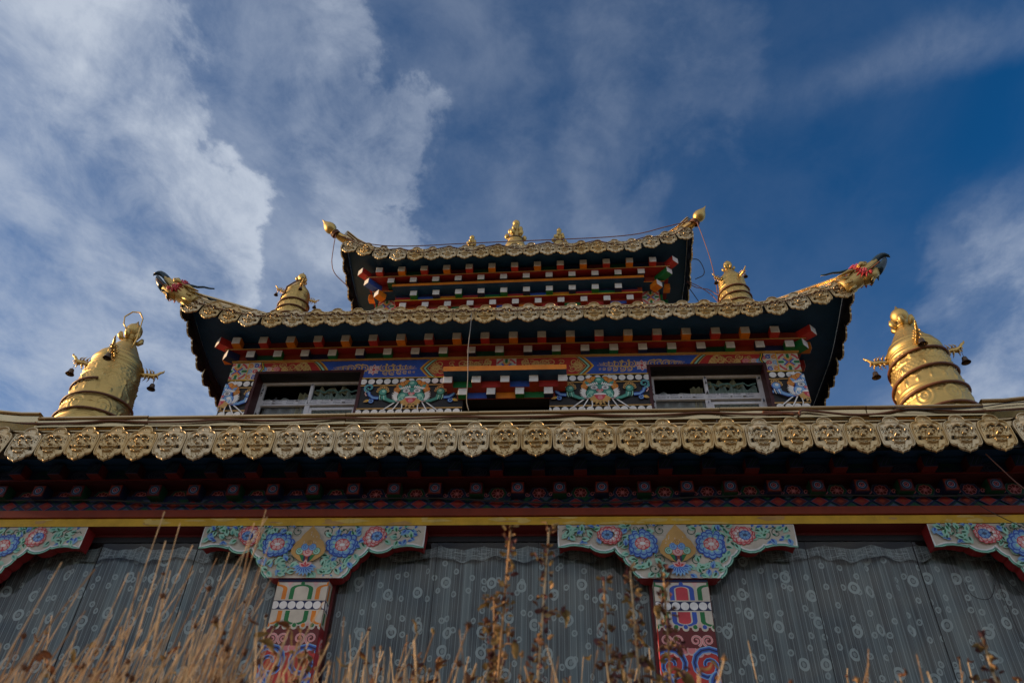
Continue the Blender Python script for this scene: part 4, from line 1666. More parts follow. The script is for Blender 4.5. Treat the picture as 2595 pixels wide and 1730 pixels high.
for k in range(-8, 9):
    x = T0 + k * SP
    xh = x + SP / 2
    c5 = ['green', 'red', 'blue', 'orange', 'red']
    if KX0 < xh - .12 and xh + .12 < KX1:
        pA.rect(xh - .121, xh + .121, 9.405, 9.462, c5[(k + 3) % 5])
    if KX0 < x - .12 and x + .12 < KX1:
        pB.rect(x - .121, x + .121, 9.540, 9.600, c5[(k + 1) % 5])
        pB.rect(x - .121, x + .121, 9.600, 9.642, 'navy')
    if TX0 < x - .12 and x + .12 < TX1:
        pC.rect(x - .121, x + .121, 9.70, 9.79, ['redbrown', 'navy', 'redbrown'][k % 3])
    if TX0 < xh - .12 and xh + .12 < TX1:
        pD.rect(xh - .121, xh + .121, 9.82, 9.92, ['maroon', 'dkgreen', 'navy'][k % 3])
mb.xform(shear3)
corn3 = mb.build('top_cornice', temple)
ra3 = Rafters('bracket_block', corn3, shear3)
for k in range(-8, 9):
    x = T0 + k * SP
    xh = x + SP / 2
    if KX0 + .05 < x < KX1 - .05:
        ra3.put(('a', k % 2), x, TY - .095, 9.460, .102, .098, .09, 'redbrown' if k % 2 else 'maroon')
    if KX0 + .02 < xh < KX1 - .02:
        ra3.put(('b', k % 2), xh, TY - .215, 9.592, .104, .100, .12, 'green' if k % 2 else 'navy')
    if TX0 + .02 < xh < TX1 - .02:
        ra3.put(('c', k % 2), xh, TY - .345, 9.752, .104, .096, .18, 'navy' if k % 2 else 'dkgreen')
    if TX0 - .05 < x < TX1 + .05:
        ra3.put(('d', k % 2), x, TY - .465, 9.868, .104, .10, .13, 'orange' if k % 2 else 'red')
for sg, xw in ((-1, TX0), (1, TX1)):
    for key, z, d, dy, body in (('e', 9.612, -.015, .215, 'orange'), ('f', 9.752, .135, .335, 'blue' if sg < 0 else 'green'), ('g', 9.868, .225, .44, 'red')):
        ra3.put((key, sg), xw + sg * d, TY - dy, z, .112, .100, .15 if key == 'e' else .34, body, rz=sg * radians(40))
    for k in range(3):
        ra3.put(('s', k), xw + sg * .17, TY + .05 + k * SP, 9.752, .104, .096, .14, ['orange', 'green', 'red'][k], rz=sg * pi / 2, face=['orange', 'green', 'red'][k])
        ra3.put(('t', k), xw + sg * .05, TY + .12 + k * SP, 9.600, .104, .096, .14, ['green', 'red', 'orange'][k], rz=sg * pi / 2, face=['green', 'red', 'orange'][k])

r3 = Roof(cx=-.755, hx=2.615, y0=3.15, y1=6.95, ls=1.72, A=.27, pw=1.35, zt=10.10, zs=9.985, zp=10.105, P=.2455, ph=.315, lean=.05, s1=.62, s2=.16)
# soffit slopes from the rafters up to the eave
ro3 = build_roof(r3, 'top_roof', shear3)
for sg in (-1, 1):
    hip_ridge(r3, ro3, sg, shear3, length=1.85, w=.05, rise=.09, bulge=.02)
mb = nb()
zr = r3.zt + r3.s1 * 1.85 + r3.s2 * 1.85 ** 2
mb.box(-.755 - .75, -.755 + .75, 4.95, 5.15, zr - .1, zr + .12, ROOFG)
mb.xform(shear3)
mb.build('roof_ridge', ro3)
sp = side_plaques.build('side_eave_plaque', temple)
sp['kind'] = 'stuff'

# ================================================================== gold victory banners
BPROF = [(.315, 0), (.315, .05), (.298, .06), (.290, .30), (.270, .69), (.248, .95), (.220, 1.20)]


def brad(h):
    for (r0, h0), (r1_, h1) in zip(BPROF[:-1], BPROF[1:]):
        if h <= h1:
            return r0 + (r1_ - r0) * (h - h0) / max(h1 - h0, 1e-6)
    return BPROF[-1][0]


def sm(x, a, b):
    t = max(0, min(1, (x - a) / (b - a)))
    return t * t * (3 - 2 * t)


def brelief(a, h):
    d = 0.0
    for hb in (.545, .68, .775, 1.035, 1.165, .40):
        d -= .005 * exp(-((h - hb) / .005) ** 2)
        d += .004 * exp(-((h - hb - .012) / .008) ** 2)
    k = a * 8 / (2 * pi)
    fr = k - math.floor(k) - .5                       # -.5 .. .5 in each of eight bays
    if 1.04 < h < 1.16:
        d += .007 * max(0, sin(a * 21 + 5 * sin(h * 60)) * cos(h * 75 + 2 * sin(a * 9)))
        d += .010 * exp(-(fr * fr) / .012 - ((h - 1.10) / .026) ** 2)
    elif .78 < h < 1.03:
        sw = .985 - .10 * (1 - (2 * fr) ** 2)
        d += .009 * (.5 + .5 * cos(a * 96)) * exp(-((h - sw) / .008) ** 2)
        d += .012 * exp(-((abs(fr) - .5) / .06) ** 2 - ((h - .985) / .028) ** 2)
        d += .008 * (.5 + .5 * cos(h * 420)) * exp(-((abs(fr) - .5) / .025) ** 2) * (1 if .86 < h < .97 else 0)
        d += .013 * exp(-((abs(fr) - .5) / .05) ** 2 - ((h - .84) / .022) ** 2)
        d += .013 * exp(-(fr / .07) ** 2 - ((h - .845) / .024) ** 2)
        d += .005 * max(0, sin(a * 40) * sin(h * 130)) * sm(h, .94, .98)
    elif .55 < h < .77:
        q = sqrt((fr * 1.1) ** 2 + ((h - .66) * 4.2) ** 2)
        d += .007 * sm(.5 - q, 0, .15) * (.5 + .5 * sin(q * 34 + 2 * a))
        d += .008 * exp(-((abs(fr) - .5) / .08) ** 2 - ((h - .70) / .02) ** 2)
    elif h < .54:
        z = .485 + .05 * abs(((a * 10 / (2 * pi)) % 1) * 2 - 1)
        d += .005 * exp(-((h - z) / .006) ** 2)
        if h < .42:
            d -= .005 * exp(-((((a * 14 / (2 * pi)) % 1) - .5) / .03) ** 2)
    return d


def bell_mesh():
    b = MB([BRONZE])
    b.lathe([(.004, .0), (.012, -.002), (.022, -.010), (.026, -.03), (.030, -.048), (.038, -.062), (.044, -.070), (.041, -.071), (.030, -.055), (.024, -.03), (.002, -.012)], (0, 0, 0), BRONZE, 16)
    b.tube([(0, 0, .085), (0, 0, -.012)], .0022, BRONZE, 5)
    b.ball((0, 0, -.055), .009, BRONZE, 8)
    return b


def bracket_mesh():
    b = MB([G_OLD])
    b.tube([(-.03, 0, -.01), (.03, 0, -.02), (.075, 0, -.005), (.115, 0, -.012), (.150, 0, .012), (.178, 0, .050), (.200, 0, .062)], lambda t: .024 - .013 * t + .010 * exp(-((t - .5) / .12) ** 2), G_OLD, 8)
    b.ball((.118, 0, .004), .026, G_OLD, 10, (1.2, .8, .8))
    b.tube([(.198, 0, .060), (.206, 0, .075), (.203, 0, .086)], lambda t: .010 * (1 - .6 * t), G_OLD, 6)
    for (x, z, dx, dz, l) in ((.02, .01, -.5, 1, .06), (.055, .015, -.6, .9, .055), (.09, .02, -.7, .8, .05), (.05, -.03, -.5, -1, .05), (.085, -.025, -.3, -1, .055), (.13, -.02, .1, -1, .05), (.12, .025, -.9, .6, .045), (.155, .0, .4, -.9, .03)):
        for y in (-.014, .014):
            p = Vector((x, y, z))
            q = Vector((dx, y * 25, dz)).normalized() * l
            b.tube([p, p + q * .5 + Vector((.006, 0, 0)), p + q], lambda t: .010 * (1 - t) + .0012, G_OLD, 5)
    return b


def make_banner():
    root = empty('victory_banner', (0, 0, 0))
    b = MB([G_BAN])
    NU, NV = 220, 150

    def dr(u, v):
        a, h = 2 * pi * u, v * 1.20
        r = brad(h) + brelief(a, h)
        return (r * cos(a), r * sin(a), h)
    b.grid(dr, NU, NV, G_BAN, True, True)
    d = b.build('drum', root)
    b = MB([G_BAN])
    b.lathe([(0.211, 1.198), (0.219, 1.207), (0.217, 1.217), (0.213, 1.222), (0.222, 1.236), (0.226, 1.254), (0.221, 1.275), (0.210, 1.292), (0.200, 1.300), (0.202, 1.312), (0.196, 1.327), (0.182, 1.340), (0.160, 1.372), (0.144, 1.402), (0.139, 1.408), (0.123, 1.442), (0.102, 1.478), (0.091, 1.50), (0.076, 1.512), (0.065, 1.522), (0.063, 1.548), (0.058, 1.56)], (0, 0, 0), G_BAN, 64)
    b.build('shoulder', root)
    b = MB([G_BAN])
    b.lathe([(.060, 1.555), (.070, 1.563), (.056, 1.575), (.050, 1.60), (.042, 1.618), (.054, 1.632), (.070, 1.655), (.077, 1.685), (.073, 1.715), (.059, 1.742), (.036, 1.763), (.016, 1.788), (.002, 1.822)], (0, 0, 0), G_BAN, 32)
    for k in range(6):
        a = 2 * pi * (k + .3) / 6
        u = Vector((cos(a), sin(a), 0))
        b.tube([u * .04 + Vector((0, 0, 1.565)), u * .075 + Vector((0, 0, 1.572)), u * .095 + Vector((0, 0, 1.60)), u * .098 + Vector((0, 0, 1.635))], lambda t: .010 + .021 * sin(pi * min(t, .92) ** 1.2) * (1 - .2 * t), G_BAN, 8)
    b.build('jewel_top', root)
    br = bracket_mesh().build('dragon_bracket', root, (0, 0, 0))
    be = bell_mesh().build('bell', br, (0, 0, 0))
    be.location = (.150, 0, -.100)
    for k in range(4):
        a = pi / 2 * k
        o = br if k == 0 else copy_tree(br, root)
        o.location = (.214 * cos(a), .214 * sin(a), 1.235)
        o.rotation_euler = (0, 0, a)
        o.scale = (.88, .88, .88)
    return root


ban = make_banner()
BAN = [((-4.105, .5, 4.372), 1.0, radians(20), 'large gold victory banner on the left of the lower roof, cord looped over it', 'roof ornament'),
       ((2.945, .5, 4.345), 1.0, radians(-15), 'large sunlit gold victory banner on the right end of the lower roof', 'roof ornament'),
       ((-3.845, 3.0, 8.00), .80, radians(30), 'smaller gold victory banner on the left shoulder of the middle roof', 'roof ornament'),
       ((2.285, 3.0, 8.02), .80, radians(29), 'smaller gold victory banner on the right of the middle roof, beside the hanging pink cable', 'roof ornament')]
bans = []
for i, (p, sc, rz, lb, ct) in enumerate(BAN):
    o = ban if i == 0 else copy_tree(ban)
    o.location, o.scale, o.rotation_euler = p, (sc, sc, sc), (0, 0, rz)
    tag(o, lb, ct, 'gold victory banners on the roofs')
    bans.append(o)
for i, (p, sc, rz, lb, ct) in enumerate(BAN):     # little pedestals carry the upper pair
    if i > 1:
        b = MB([G_TRIM])
        b.box(p[0] - .24, p[0] + .24, p[1] - .24, p[1] + .24, p[2] - .5, p[2] - .001, G_TRIM)
        o = b.build('banner_pedestal', ro2)


def helix(i, turns, h0, h1, name, label, mat=ROPE, r=.0095, a0=0.0, extra=None):
    p, sc = Vector(BAN[i][0]), BAN[i][1]
    n = int(turns * 40)
    pts = []
    for k in range(n + 1):
        t = k / n
        h = h0 + (h1 - h0) * t
        a = a0 + 2 * pi * turns * t
        rr = brad(min(h, 1.2)) + .016
        pts.append(p + Vector((rr * cos(a), rr * sin(a), h)) * sc)
    if extra:
        pts += [p + Vector(e) * sc for e in extra]
    b = MB([mat])
    b.tube(pts, r, mat, 6)
    return tag(b.build(name), label, 'rope', 'rope lights wound round the banners')


helix(0, 2.6, .50, .93, 'rope_light', 'brown rope light wound low around the large left gold banner', a0=1.2, r=.011)
b = MB([G_OLD])
p = Vector(BAN[0][0])
b.tube([p + Vector(v) for v in ((.13, -.10, 1.40), (.13, -.09, 1.52), (.10, -.07, 1.66), (.06, -.04, 1.82), (-.01, -.02, 1.92), (-.09, -.02, 1.93), (-.14, -.03, 1.86), (-.10, -.05, 1.75), (-.03, -.07, 1.66))], .007, G_OLD, 6)
tag(b.build('cord_loop'), 'pale cord standing up in a loop above the jewel of the left banner', 'cord')
helix(1, 3.9, .42, 1.19, 'rope_light', 'brown rope light spiralling up the large right gold banner', a0=.6, r=.0125)
helix(2, 3.6, .45, 1.10, 'rope_light', 'brown rope light spiralling up the smaller left gold banner', a0=.4, r=.012,
      extra=((-.10, -.26, 1.2), (.0, -.24, 1.33), (.03, -.13, 1.5)))
helix(3, 3.4, .50, 1.08, 'rope_light', 'brown rope light spiralling up the smaller right gold banner', a0=.2, r=.012)

# ================================================================== finials on the top roof
RZ = 11.85


def make_finial(name, s, tip, ztop):
    root = empty(name, (0, 0, 0))
    b = MB([G_BAN])
    b.lathe([(.17, -.12), (.23, -.10), (.235, -.03), (.20, .0), (.19, .06), (.205, .10), (.215, .16), (.19, .24), (.155, .32), (.142, .36), (.150, .375), (.150, .40), (.138, .415), (.130, .45), (.115, .52), (.095, .60), (.075, .70), (.055, .77), (.045, .80), (.062, .81), (.062, .83), (.045, .84)], (0, 0, 0), G_BAN, 32)
    b.build('base', root)
    b = MB([G_BAN])
    b.lathe([(.045, .835), (.060, .86), (.070, .895), (.066, .93), (.052, .955), (.03, .97)] + ([(.022, .985), (.010, 1.03), (.001, 1.07)] if tip else [(.018, .985), (.014, 1.0), (.001, 1.012)]), (0, 0, 0), G_BAN, 20)
    b.build('top_jewel', root)
    for n, rad, h, r, ph in ((6, .165, .50, .055, .2), (5, .105, .67, .056, .7)):
        for k in range(n):
            a = 2 * pi * k / n + ph
            b = MB([G_BAN])
            c = Vector((rad * cos(a), rad * sin(a), h))
            b.ball(c, r, G_BAN, 14, (.85, .85, 1.25))
            b.tube([(c.x * .5, c.y * .5, h - .09), (c.x * .9, c.y * .9, h - .075), (c.x, c.y, h - .05)], .016, G_BAN, 6)
            b.build('jewel', root)
    b = MB([BRONZE])
    b.lathe([(.152, .372), (.157, .376), (.157, .398), (.152, .402)], (0, 0, 0), BRONZE, 28)
    b.build('band', root)
    root.scale = (s, s, s)
    return root


f = make_finial('roof_finial', 1.0, False, 0)
f.location = (-.925, 5.05, 11.93)
tag(f, 'tall gold jewelled finial at the middle of the top ridge', 'finial', 'gold finials along the top ridge')
f = make_finial('roof_finial', .66, False, 0)
f.location = (-1.755, 5.05, 11.87)
tag(f, 'small round-topped gold finial left of the tall one', 'finial', 'gold finials along the top ridge')
f = make_finial('roof_finial', .70, True, 0)
f.location = (-.105, 5.05, 11.955)
tag(f, 'small gold finial with a pointed tip, right of the tall one', 'finial', 'gold finials along the top ridge')

for sg, ball, tip, lb in ((-1, (-3.628, 3.02, 10.452), (-.60, -.25, .62), 'gold onion-shaped finial on the left upturned corner of the top roof, wrapped with cable'),
                          (1, (2.020, 3.02, 10.470), (.50, -.25, .72), 'gold onion-shaped finial on the right upturned corner of the top roof')):
    root = empty('corner_finial', ball)
    ax = Vector(tip).normalized()
    F = ax.to_track_quat('Z', 'Y').to_matrix()
    c = Vector(ball)
    b = MB([G_BAN])
    b.lathe([(.03, -.088), (.060, -.066), (.084, -.030), (.092, .005), (.086, .045), (.068, .085), (.045, .12), (.024, .155), (.010, .19), (.001, .225)], c, G_BAN, 28, F)
    b.build('bulb', root)
    b = MB([G_OLD])
    e = Vector((-.755 + sg * 2.50, 3.26, 10.36 + .016 * (sg * 2.5)))
    s0 = c - ax * .08
    b.tube([s0, s0.lerp(e, .3) + Vector((0, 0, -.02)), s0.lerp(e, .7) + Vector((0, 0, -.02)), e], lambda t: .05 + .035 * t, G_OLD, 8)
    b.lathe([(.05, -.105), (.066, -.10), (.066, -.086), (.045, -.078)], c, G_OLD, 20, F)
    b.build('neck', root)
    b = MB([ROPE])
    for k in range(4):
        q = s0 - ax * (.02 + .014 * k)
        b.tube([q + F @ Vector((.066 * cos(t * pi / 8), .066 * sin(t * pi / 8), 0)) for t in range(17)], .009, ROPE, 5, False)
    tag(b.build('cable_coil'), 'brown cable coiled round the neck of the ' + ('left' if sg < 0 else 'right') + ' corner finial', 'cable')
    tag(root, lb, 'finial')

# ================================================================== dragon heads on the corners of the middle roof


def loft(mb, secs, m, n=14):
    b0 = len(mb.v)
    mm = mb.mi(m)
    for (x, z, ry, rz_) in secs:
        for k in range(n):
            a = 2 * pi * k / n
            mb.v.append((x, ry * cos(a), z + rz_ * sin(a)))
    for j in range(len(secs) - 1):
        for k in range(n):
            mb.f.append((b0 + j * n + k, b0 + j * n + (k + 1) % n, b0 + (j + 1) * n + (k + 1) % n, b0 + (j + 1) * n + k))
            mb.m.append(mm)
            mb.sm.append(True)
    mb.f.append(tuple(b0 + k for k in reversed(range(n))))
    mb.f.append(tuple(b0 + (len(secs) - 1) * n + k for k in range(n)))
    mb.m += [mm, mm]
    mb.sm += [False, False]


BEAK = pm('dark_blue_lacquer', (.012, .035, .055), .28, var=.2)
CRED = pm('red_lacquer', (.42, .025, .025), .4)
CPINK = pm('pink_lacquer', (.52, .07, .10), .4)
GOLDP = gold_mat('gold_paint_head', (.50, .36, .14), .48, .15, 40)


def spike(mb, p, d, l, r, m, bend=0.0):
    p, d = Vector(p), Vector(d).normalized()
    mb.tube([p, p + d * l * .5 + Vector((0, 0, bend)), p + d * l], lambda t: r * (1 - t) + .001, m, 6)


def make_dragon():
    root = empty('dragon_head', (0, 0, 0))
    b = MB([GOLDP])
    loft(b, [(-.10, -.01, .085, .10), (-.02, -.005, .098, .118), (.06, .0, .105, .125), (.14, .012, .112, .130), (.20, .030, .110, .122), (.26, .048, .096, .100), (.32, .060, .074, .070), (.39, .074, .058, .050), (.46, .094, .050, .040)], GOLDP, 18)
    for k in range(9):
        a = 2 * pi * k / 9
        spike(b, (.01, .10 * cos(a), .115 * sin(a) - .005), (-1, .3 * cos(a), .3 * sin(a)), .12, .026, GOLDP)
    for s in (-1, 1):
        b.tube([(.20, s * .10, .09), (.26, s * .092, .115), (.32, s * .07, .105)], lambda t: .022 + .012 * sin(pi * t), GOLDP, 8)
        b.tube([(.22, s * .095, .0), (.31, s * .072, .018), (.42, s * .052, .055)], .012, GOLDP, 6)
    b.build('head', root)
    b = MB([BEAK])
    loft(b, [(.41, .086, .055, .046), (.46, .106, .054, .044), (.52, .122, .049, .041), (.57, .124, .043, .037), (.602, .104, .036, .035), (.618, .070, .026, .029), (.611, .042, .012, .012)], BEAK, 14)
    b.build('beak', root)
    b = MB([GOLDP, BEAK])
    loft(b, [(.14, -.075, .075, .05), (.22, -.085, .108, .055), (.30, -.072, .070, .058), (.37, -.050, .062, .056)], GOLDP, 14)
    loft(b, [(.365, -.055, .0655, .0625), (.43, -.030, .059, .060), (.49, .000, .050, .052), (.54, .030, .036, .038), (.568, .048, .015, .017)], BEAK, 14)
    b.build('lower_jaw', root)
    for s in (-1, 1):
        b = MB([GOLDP])
        b.ball((.275, s * .082, .088), .034, GOLDP, 12)
        b.ball((.290, s * .104, .092), .014, BRONZE, 8)
        b.build('eye', root)
        b = MB([BEAK])
        b.tube([(.15, s * .06, .120), (.08, s * .075, .150), (.0, s * .085, .172), (-.07, s * .10, .215), (-.15, s * .115, .232), (-.20, s * .12, .262)], lambda t: .021 - .011 * t, BEAK, 8)
        b.build('horn', root)
        b = MB([GOLDP])
        b.tube([(.13, s * .10, .075), (.06, s * .125, .085), (-.01, s * .135, .080), (-.09, s * .14, .088)], lambda t: .012 + .022 * sin(pi * min(.97, t + .12)), GOLDP, 8, flat=.55)
        b.build('ear', root)
        b = MB([CRED, CPINK])
        for k, (x, z, a, l) in enumerate(((.14, .045, 2.6, .07), (.13, .02, 2.95, .08), (.12, -.01, 3.3, .085), (.13, -.04, 3.7, .08), (.15, -.06, 4.1, .075), (.19, -.07, 4.5, .06), (.15, -.02, 3.5, .07), (.20, -.06, 4.9, .045))):
            b.tube([(x + .05, s * .100, z), (x + .05 + cos(a) * l * .5, s * .118, z + sin(a) * l * .5), (x + .05 + cos(a) * l, s * .108, z + sin(a) * l)], lambda t: .030 * (1 - t) + .002, CRED, 6, flat=.6)
        for k in range(12):
            a = k * .9
            b.ball((.205 + .004 * k * cos(a), s * .118, -.012 + .004 * k * sin(a)), .013, CPINK, 8)
        b.build('cheek_flame', root)
    b = MB([CPINK])
    b.ball((.205, 0, .150), .062, CPINK, 14, (1.15, 1.0, .62))
    for k in range(70):
        a, q = R.uniform(0, 6.28), sqrt(R.random())
        spike(b, (.205 + .066 * q * cos(a), .056 * q * sin(a), .150 + .036 * sqrt(max(0, 1 - q * q))), (cos(a) * q - .35, sin(a) * q, 1.0), .030, .008, CPINK)
    b.build('crest', root)
    b = MB([BEAK, GOLDP])
    for k in range(6):
        y = -.05 + .02 * k
        spike(b, (.26 - .01 * abs(k - 2.5), y, -.125), (-.75, y * 3, -.65), .09 - .010 * abs(k - 2.5), .018, BEAK if k % 2 else GOLDP, -.01)
    spike(b, (.33, .03, -.105), (-.5, .2, -.8), .07, .02, BEAK)
    b.build('beard', root)
    return root


dr_ = make_dragon()
for i, (p, d, lb) in enumerate((((-4.67, 1.90, 7.885), (-.52, -.12, .27), 'painted dragon head on the left corner of the middle roof, blue beak pointing left'),
                                ((3.30, 1.90, 7.85), (.50, -.12, .26), 'painted dragon head on the right corner of the middle roof, sunlit, blue beak pointing right'))):
    o = dr_ if i == 0 else copy_tree(dr_)
    d = Vector(d).normalized()
    yv = Vector((0, 0, 1)).cross(d).normalized()
    zv = d.cross(yv)
    o.matrix_world = Matrix(((d.x, yv.x, zv.x, p[0]), (d.y, yv.y, zv.y, p[1]), (d.z, yv.z, zv.z, p[2]), (0, 0, 0, 1)))
    o.location = p
    o.rotation_euler = Matrix(((d.x, yv.x, zv.x), (d.y, yv.y, zv.y), (d.z, yv.z, zv.z))).to_euler()
    o.scale = (1.0, .88, .90)
    tag(o, lb, 'roof ornament', 'dragon heads on the roof corners')

# ================================================================== cables and ropes


def smooth(pts, n=8):
    P = [Vector(p) for p in pts]
    P = [P[0] * 2 - P[1]] + P + [P[-1] * 2 - P[-2]]
    out = []
    for i in range(1, len(P) - 2):
        for k in range(n):
            t = k / n
            a, b, c, d = P[i - 1], P[i], P[i + 1], P[i + 2]
            out.append(.5 * ((2 * b) + (c - a) * t + (2 * a - 5 * b + 4 * c - d) * t * t + (3 * b - a - 3 * c + d) * t ** 3))
    out.append(P[-2])
    return out


def cable(pts, r, m, name, label, cat='cable', n=6, grp=None):
    b = MB([m])
    b.tube(smooth(pts), r, m, n)
    return tag(b.build(name), label, cat, grp)


def garland(xa, xb, step, y, z, sag):
    pts = []
    x = xa
    while x < xb:
        pts += [(x, y, z + R.uniform(-.004, .004)), (x + step * .25, y - .004, z - sag * .7), (x + step * .5, y - .006, z - sag + R.uniform(-.003, .003)), (x + step * .75, y - .004, z - sag * .7)]
        x += step
    pts.append((xb, y, z))
    return pts


cable([(x, y, z + (r1.lift_front(x) * .8)) for x, y, z in garland(-4.9, 1.30, .83, -.432, 4.351, .020)] + [(1.42, -.44, 4.335), (1.50, -.45, 4.318)], .0085, ROPE, 'rope_light', 'long brown rope light drooping along the gilded lower eave', 'rope')
cable([(1.53, -.45, 4.306), (1.535, -.45, 4.333), (1.56, -.445, 4.352), (1.63, -.44, 4.348), (1.86, -.436, 4.318), (2.04, -.436, 4.320), (2.2, -.434, 4.352), (2.32, -.434, 4.360), (2.6, -.436, 4.330), (2.95, -.436, 4.345), (3.3, -.436, 4.365), (3.85, -.436, 4.44)], .0085, ROPE, 'rope_light', 'shorter brown rope light along the right end of the lower eave, its loose end curled', 'rope')
cable([(2.15, -.44, 4.372), (2.22, -.45, 4.345), (2.4, -.455, 4.338), (2.62, -.455, 4.342), (2.9, -.45, 4.385), (3.2, -.44, 4.40)], .004, WIRE, 'thin_wire', 'thin dark wire lying over the capping at the right end of the lower eave', 'wire')
pts = [(-5.05, 1.68, 8.03), (-4.88, 1.84, 7.93), (-4.72, 1.88, 7.80)]
k = -4.55
while k < 3.15:
    pts.append((k, r2.y0 - .062, r2.zp - .13 + r2.lift_front(k) * 1.0 + R.uniform(-.006, .006)))
    k += .26
pts += [(3.30, 1.88, 7.80), (3.46, 1.84, 7.93), (3.63, 1.68, 7.99)]
cable(pts, .009, ROPE, 'rope_light', 'brown rope light running across the plaques of the middle roof up to both dragon heads', 'rope')
pts = []
k = -3.25
j = 0
while k < 1.75:
    z = r3.zp - .115 + r3.lift_front(k) * .95 + (.052 if j % 2 == 0 else -.052)
    pts.append(Vector(shear3(k, r3.y0 - .066, z)))
    k += .37
    j += 1
cable([(-3.55, 3.04, 10.36)] + pts + [(1.93, 3.04, 10.37)], .008, ROPE, 'rope_light', 'brown rope light looped in waves over the plaques of the top roof', 'rope')
cable([(-3.55, 3.05, 10.37), (-3.2, 3.12, 10.26), (-2.8, 3.10, 10.12), (-2.3, 3.10, 10.085), (-1.6, 3.085, 10.09), (-.9, 3.08, 10.10), (-.1, 3.08, 10.115), (.6, 3.08, 10.135), (1.1, 3.08, 10.19), (1.5, 3.06, 10.30), (1.93, 3.04, 10.41)], .008, ROPEP, 'rope_light', 'straight reddish cable stretched along the upper edge of the top roof', 'rope')
cable([(1.97, 3.0, 10.36), (2.02, 3.0, 9.95), (2.06, 2.99, 9.5), (2.07, 2.98, 9.05), (2.06, 2.97, 8.8)], .0065, ROPEP, 'hanging_cable', 'pink cable hanging from the right corner finial down to the smaller right banner', 'cable')
cable([(1.88, 3.5, 10.05), (2.0, 3.45, 9.98), (2.05, 3.42, 9.75), (2.02, 3.4, 9.6), (1.90, 3.42, 9.54)], .007, WIRE, 'cable_loop', 'dark cable looping out from the right side of the top eave', 'cable')
cable([(1.86, 3.9, 9.98), (1.93, 3.6, 9.55), (2.03, 3.3, 9.2), (2.10, 3.15, 8.95), (2.2, 3.05, 8.8)], .0065, ROPEP, 'hanging_cable', 'pinkish cable sagging from under the top eave to the smaller right banner', 'cable')
cable([(1.86, 3.92, 9.95), (1.93, 3.65, 9.35), (1.97, 3.5, 8.95), (2.01, 3.4, 8.6)], .007, WIRE, 'hanging_cable', 'dark cable dropping behind the plaques of the middle roof, left of the pinkish ones', 'cable')
cable([(1.87, 3.88, 9.97), (1.97, 3.5, 9.45), (2.06, 3.2, 8.95), (2.14, 3.05, 8.5)], .006, ROPEP, 'hanging_cable', 'lower pinkish cable hanging from the top eave, nearest the plaques', 'cable')
cable([(-3.53, 3.03, 10.33), (-3.50, 3.02, 9.95), (-3.47, 3.03, 9.68), (-3.40, 3.08, 9.50), (-3.25, 3.3, 9.45)], .0065, ROPEP, 'hanging_cable', 'cable hanging in a curve from the left corner finial of the top roof', 'cable')
cable([(-1.115, 1.885, 7.50), (-1.112, 1.89, 7.30), (-1.118, 1.90, 6.95), (-1.105, 1.97, 6.60), (-1.11, 2.05, 6.36), (-1.085, 2.1, 6.25)], .0045, WIREW, 'white_wire', 'thin white wire hanging in front of the door hood', 'wire')
cable([(-4.3, -.03, 3.952), (-3.4, -.036, 3.945), (-2.9, -.04, 3.915), (-2.2, -.04, 3.905), (-1.6, -.036, 3.935), (-1.0, -.035, 3.945), (-.3, -.04, 3.905), (.3, -.04, 3.90), (.9, -.036, 3.94), (1.6, -.036, 3.95), (2.4, -.036, 3.935), (3.2, -.036, 3.945)], .0065, WIRE, 'dark_cable', 'dark cable sagging along the diamond strip under the lower cornice', 'cable')
cable([(2.66, -.36, 4.05), (2.75, -.30, 3.98), (2.87, -.22, 3.90), (3.02, -.15, 3.82)], .004, ROPEP, 'thin_wire', 'thin tan wire slanting down under the right end of the lower eave', 'wire')
cable([(2.55, -.12, 3.90), (2.72, -.06, 3.80), (2.95, -.04, 3.66), (3.05, -.03, 3.60)], .003, WIRE, 'thin_wire', 'very thin dark wire slanting across the right capital', 'wire')
for P_, lb in (([(2.88, .108, 3.56), (2.72, .108, 3.535), (2.66, .108, 3.48), (2.665, .108, 3.41), (2.61, .108, 3.31), (2.55, .108, 3.29), (2.49, .108, 3.32), (2.48, .108, 3.40)], 'thin black wire curling into a hook over the right-hand window'),
               ([(2.74, .109, 3.52), (2.69, .109, 3.42), (2.68, .109, 3.25), (2.69, .109, 3.05), (2.70, .109, 2.85)], 'thin black wire hanging straight down over the right-hand window'),
               ([(2.71, .110, 3.47), (2.77, .110, 3.36), (2.85, .110, 3.27), (2.90, .110, 3.23), (2.885, .110, 3.19), (2.85, .110, 3.21), (2.87, .110, 3.10), (2.94, .110, 3.0), (2.97, .110, 2.96)], 'thin black wire knotted lower down over the right-hand window')):
    cable(P_, .0022, WIRE, 'black_wire', lb, 'wire', 5)

# ================================================================== ground
mb = nb()
SOIL = pm('dry_soil', (.17, .125, .075), .95, var=.3, scale=1.5, bump=.5, bscale=12)
mb.quad([(-900, -900, GZ - .02), (900, -900, GZ - .02), (900, 900, GZ - .02), (-900, 900, GZ - .02)], SOIL)
tag(mb.build('ground'), 'dry bare soil in front of the temple', None, kind='structure')

# ================================================================== dry grass and weeds in front of the camera


def leafy(name, rgb, rough=.8, var=.35):
    m = pm(name, rgb, rough, var=var, scale=25, dirt=.25)
    t = m.node_tree
    b = t.nodes['Principled BSDF']
    out = [n for n in t.nodes if n.type == 'OUTPUT_MATERIAL'][0]
    tr = N(t, 'ShaderNodeBsdfTranslucent')
    t.links.new(b.inputs['Base Color'].links[0].from_socket, tr.inputs[0])
    mx = N(t, 'ShaderNodeMixShader')
    mx.inputs[0].default_value = .25
    t.links.new(b.outputs[0], mx.inputs[1])
    t.links.new(tr.outputs[0], mx.inputs[2])
    t.links.new(mx.outputs[0], out.inputs[0])
    return m


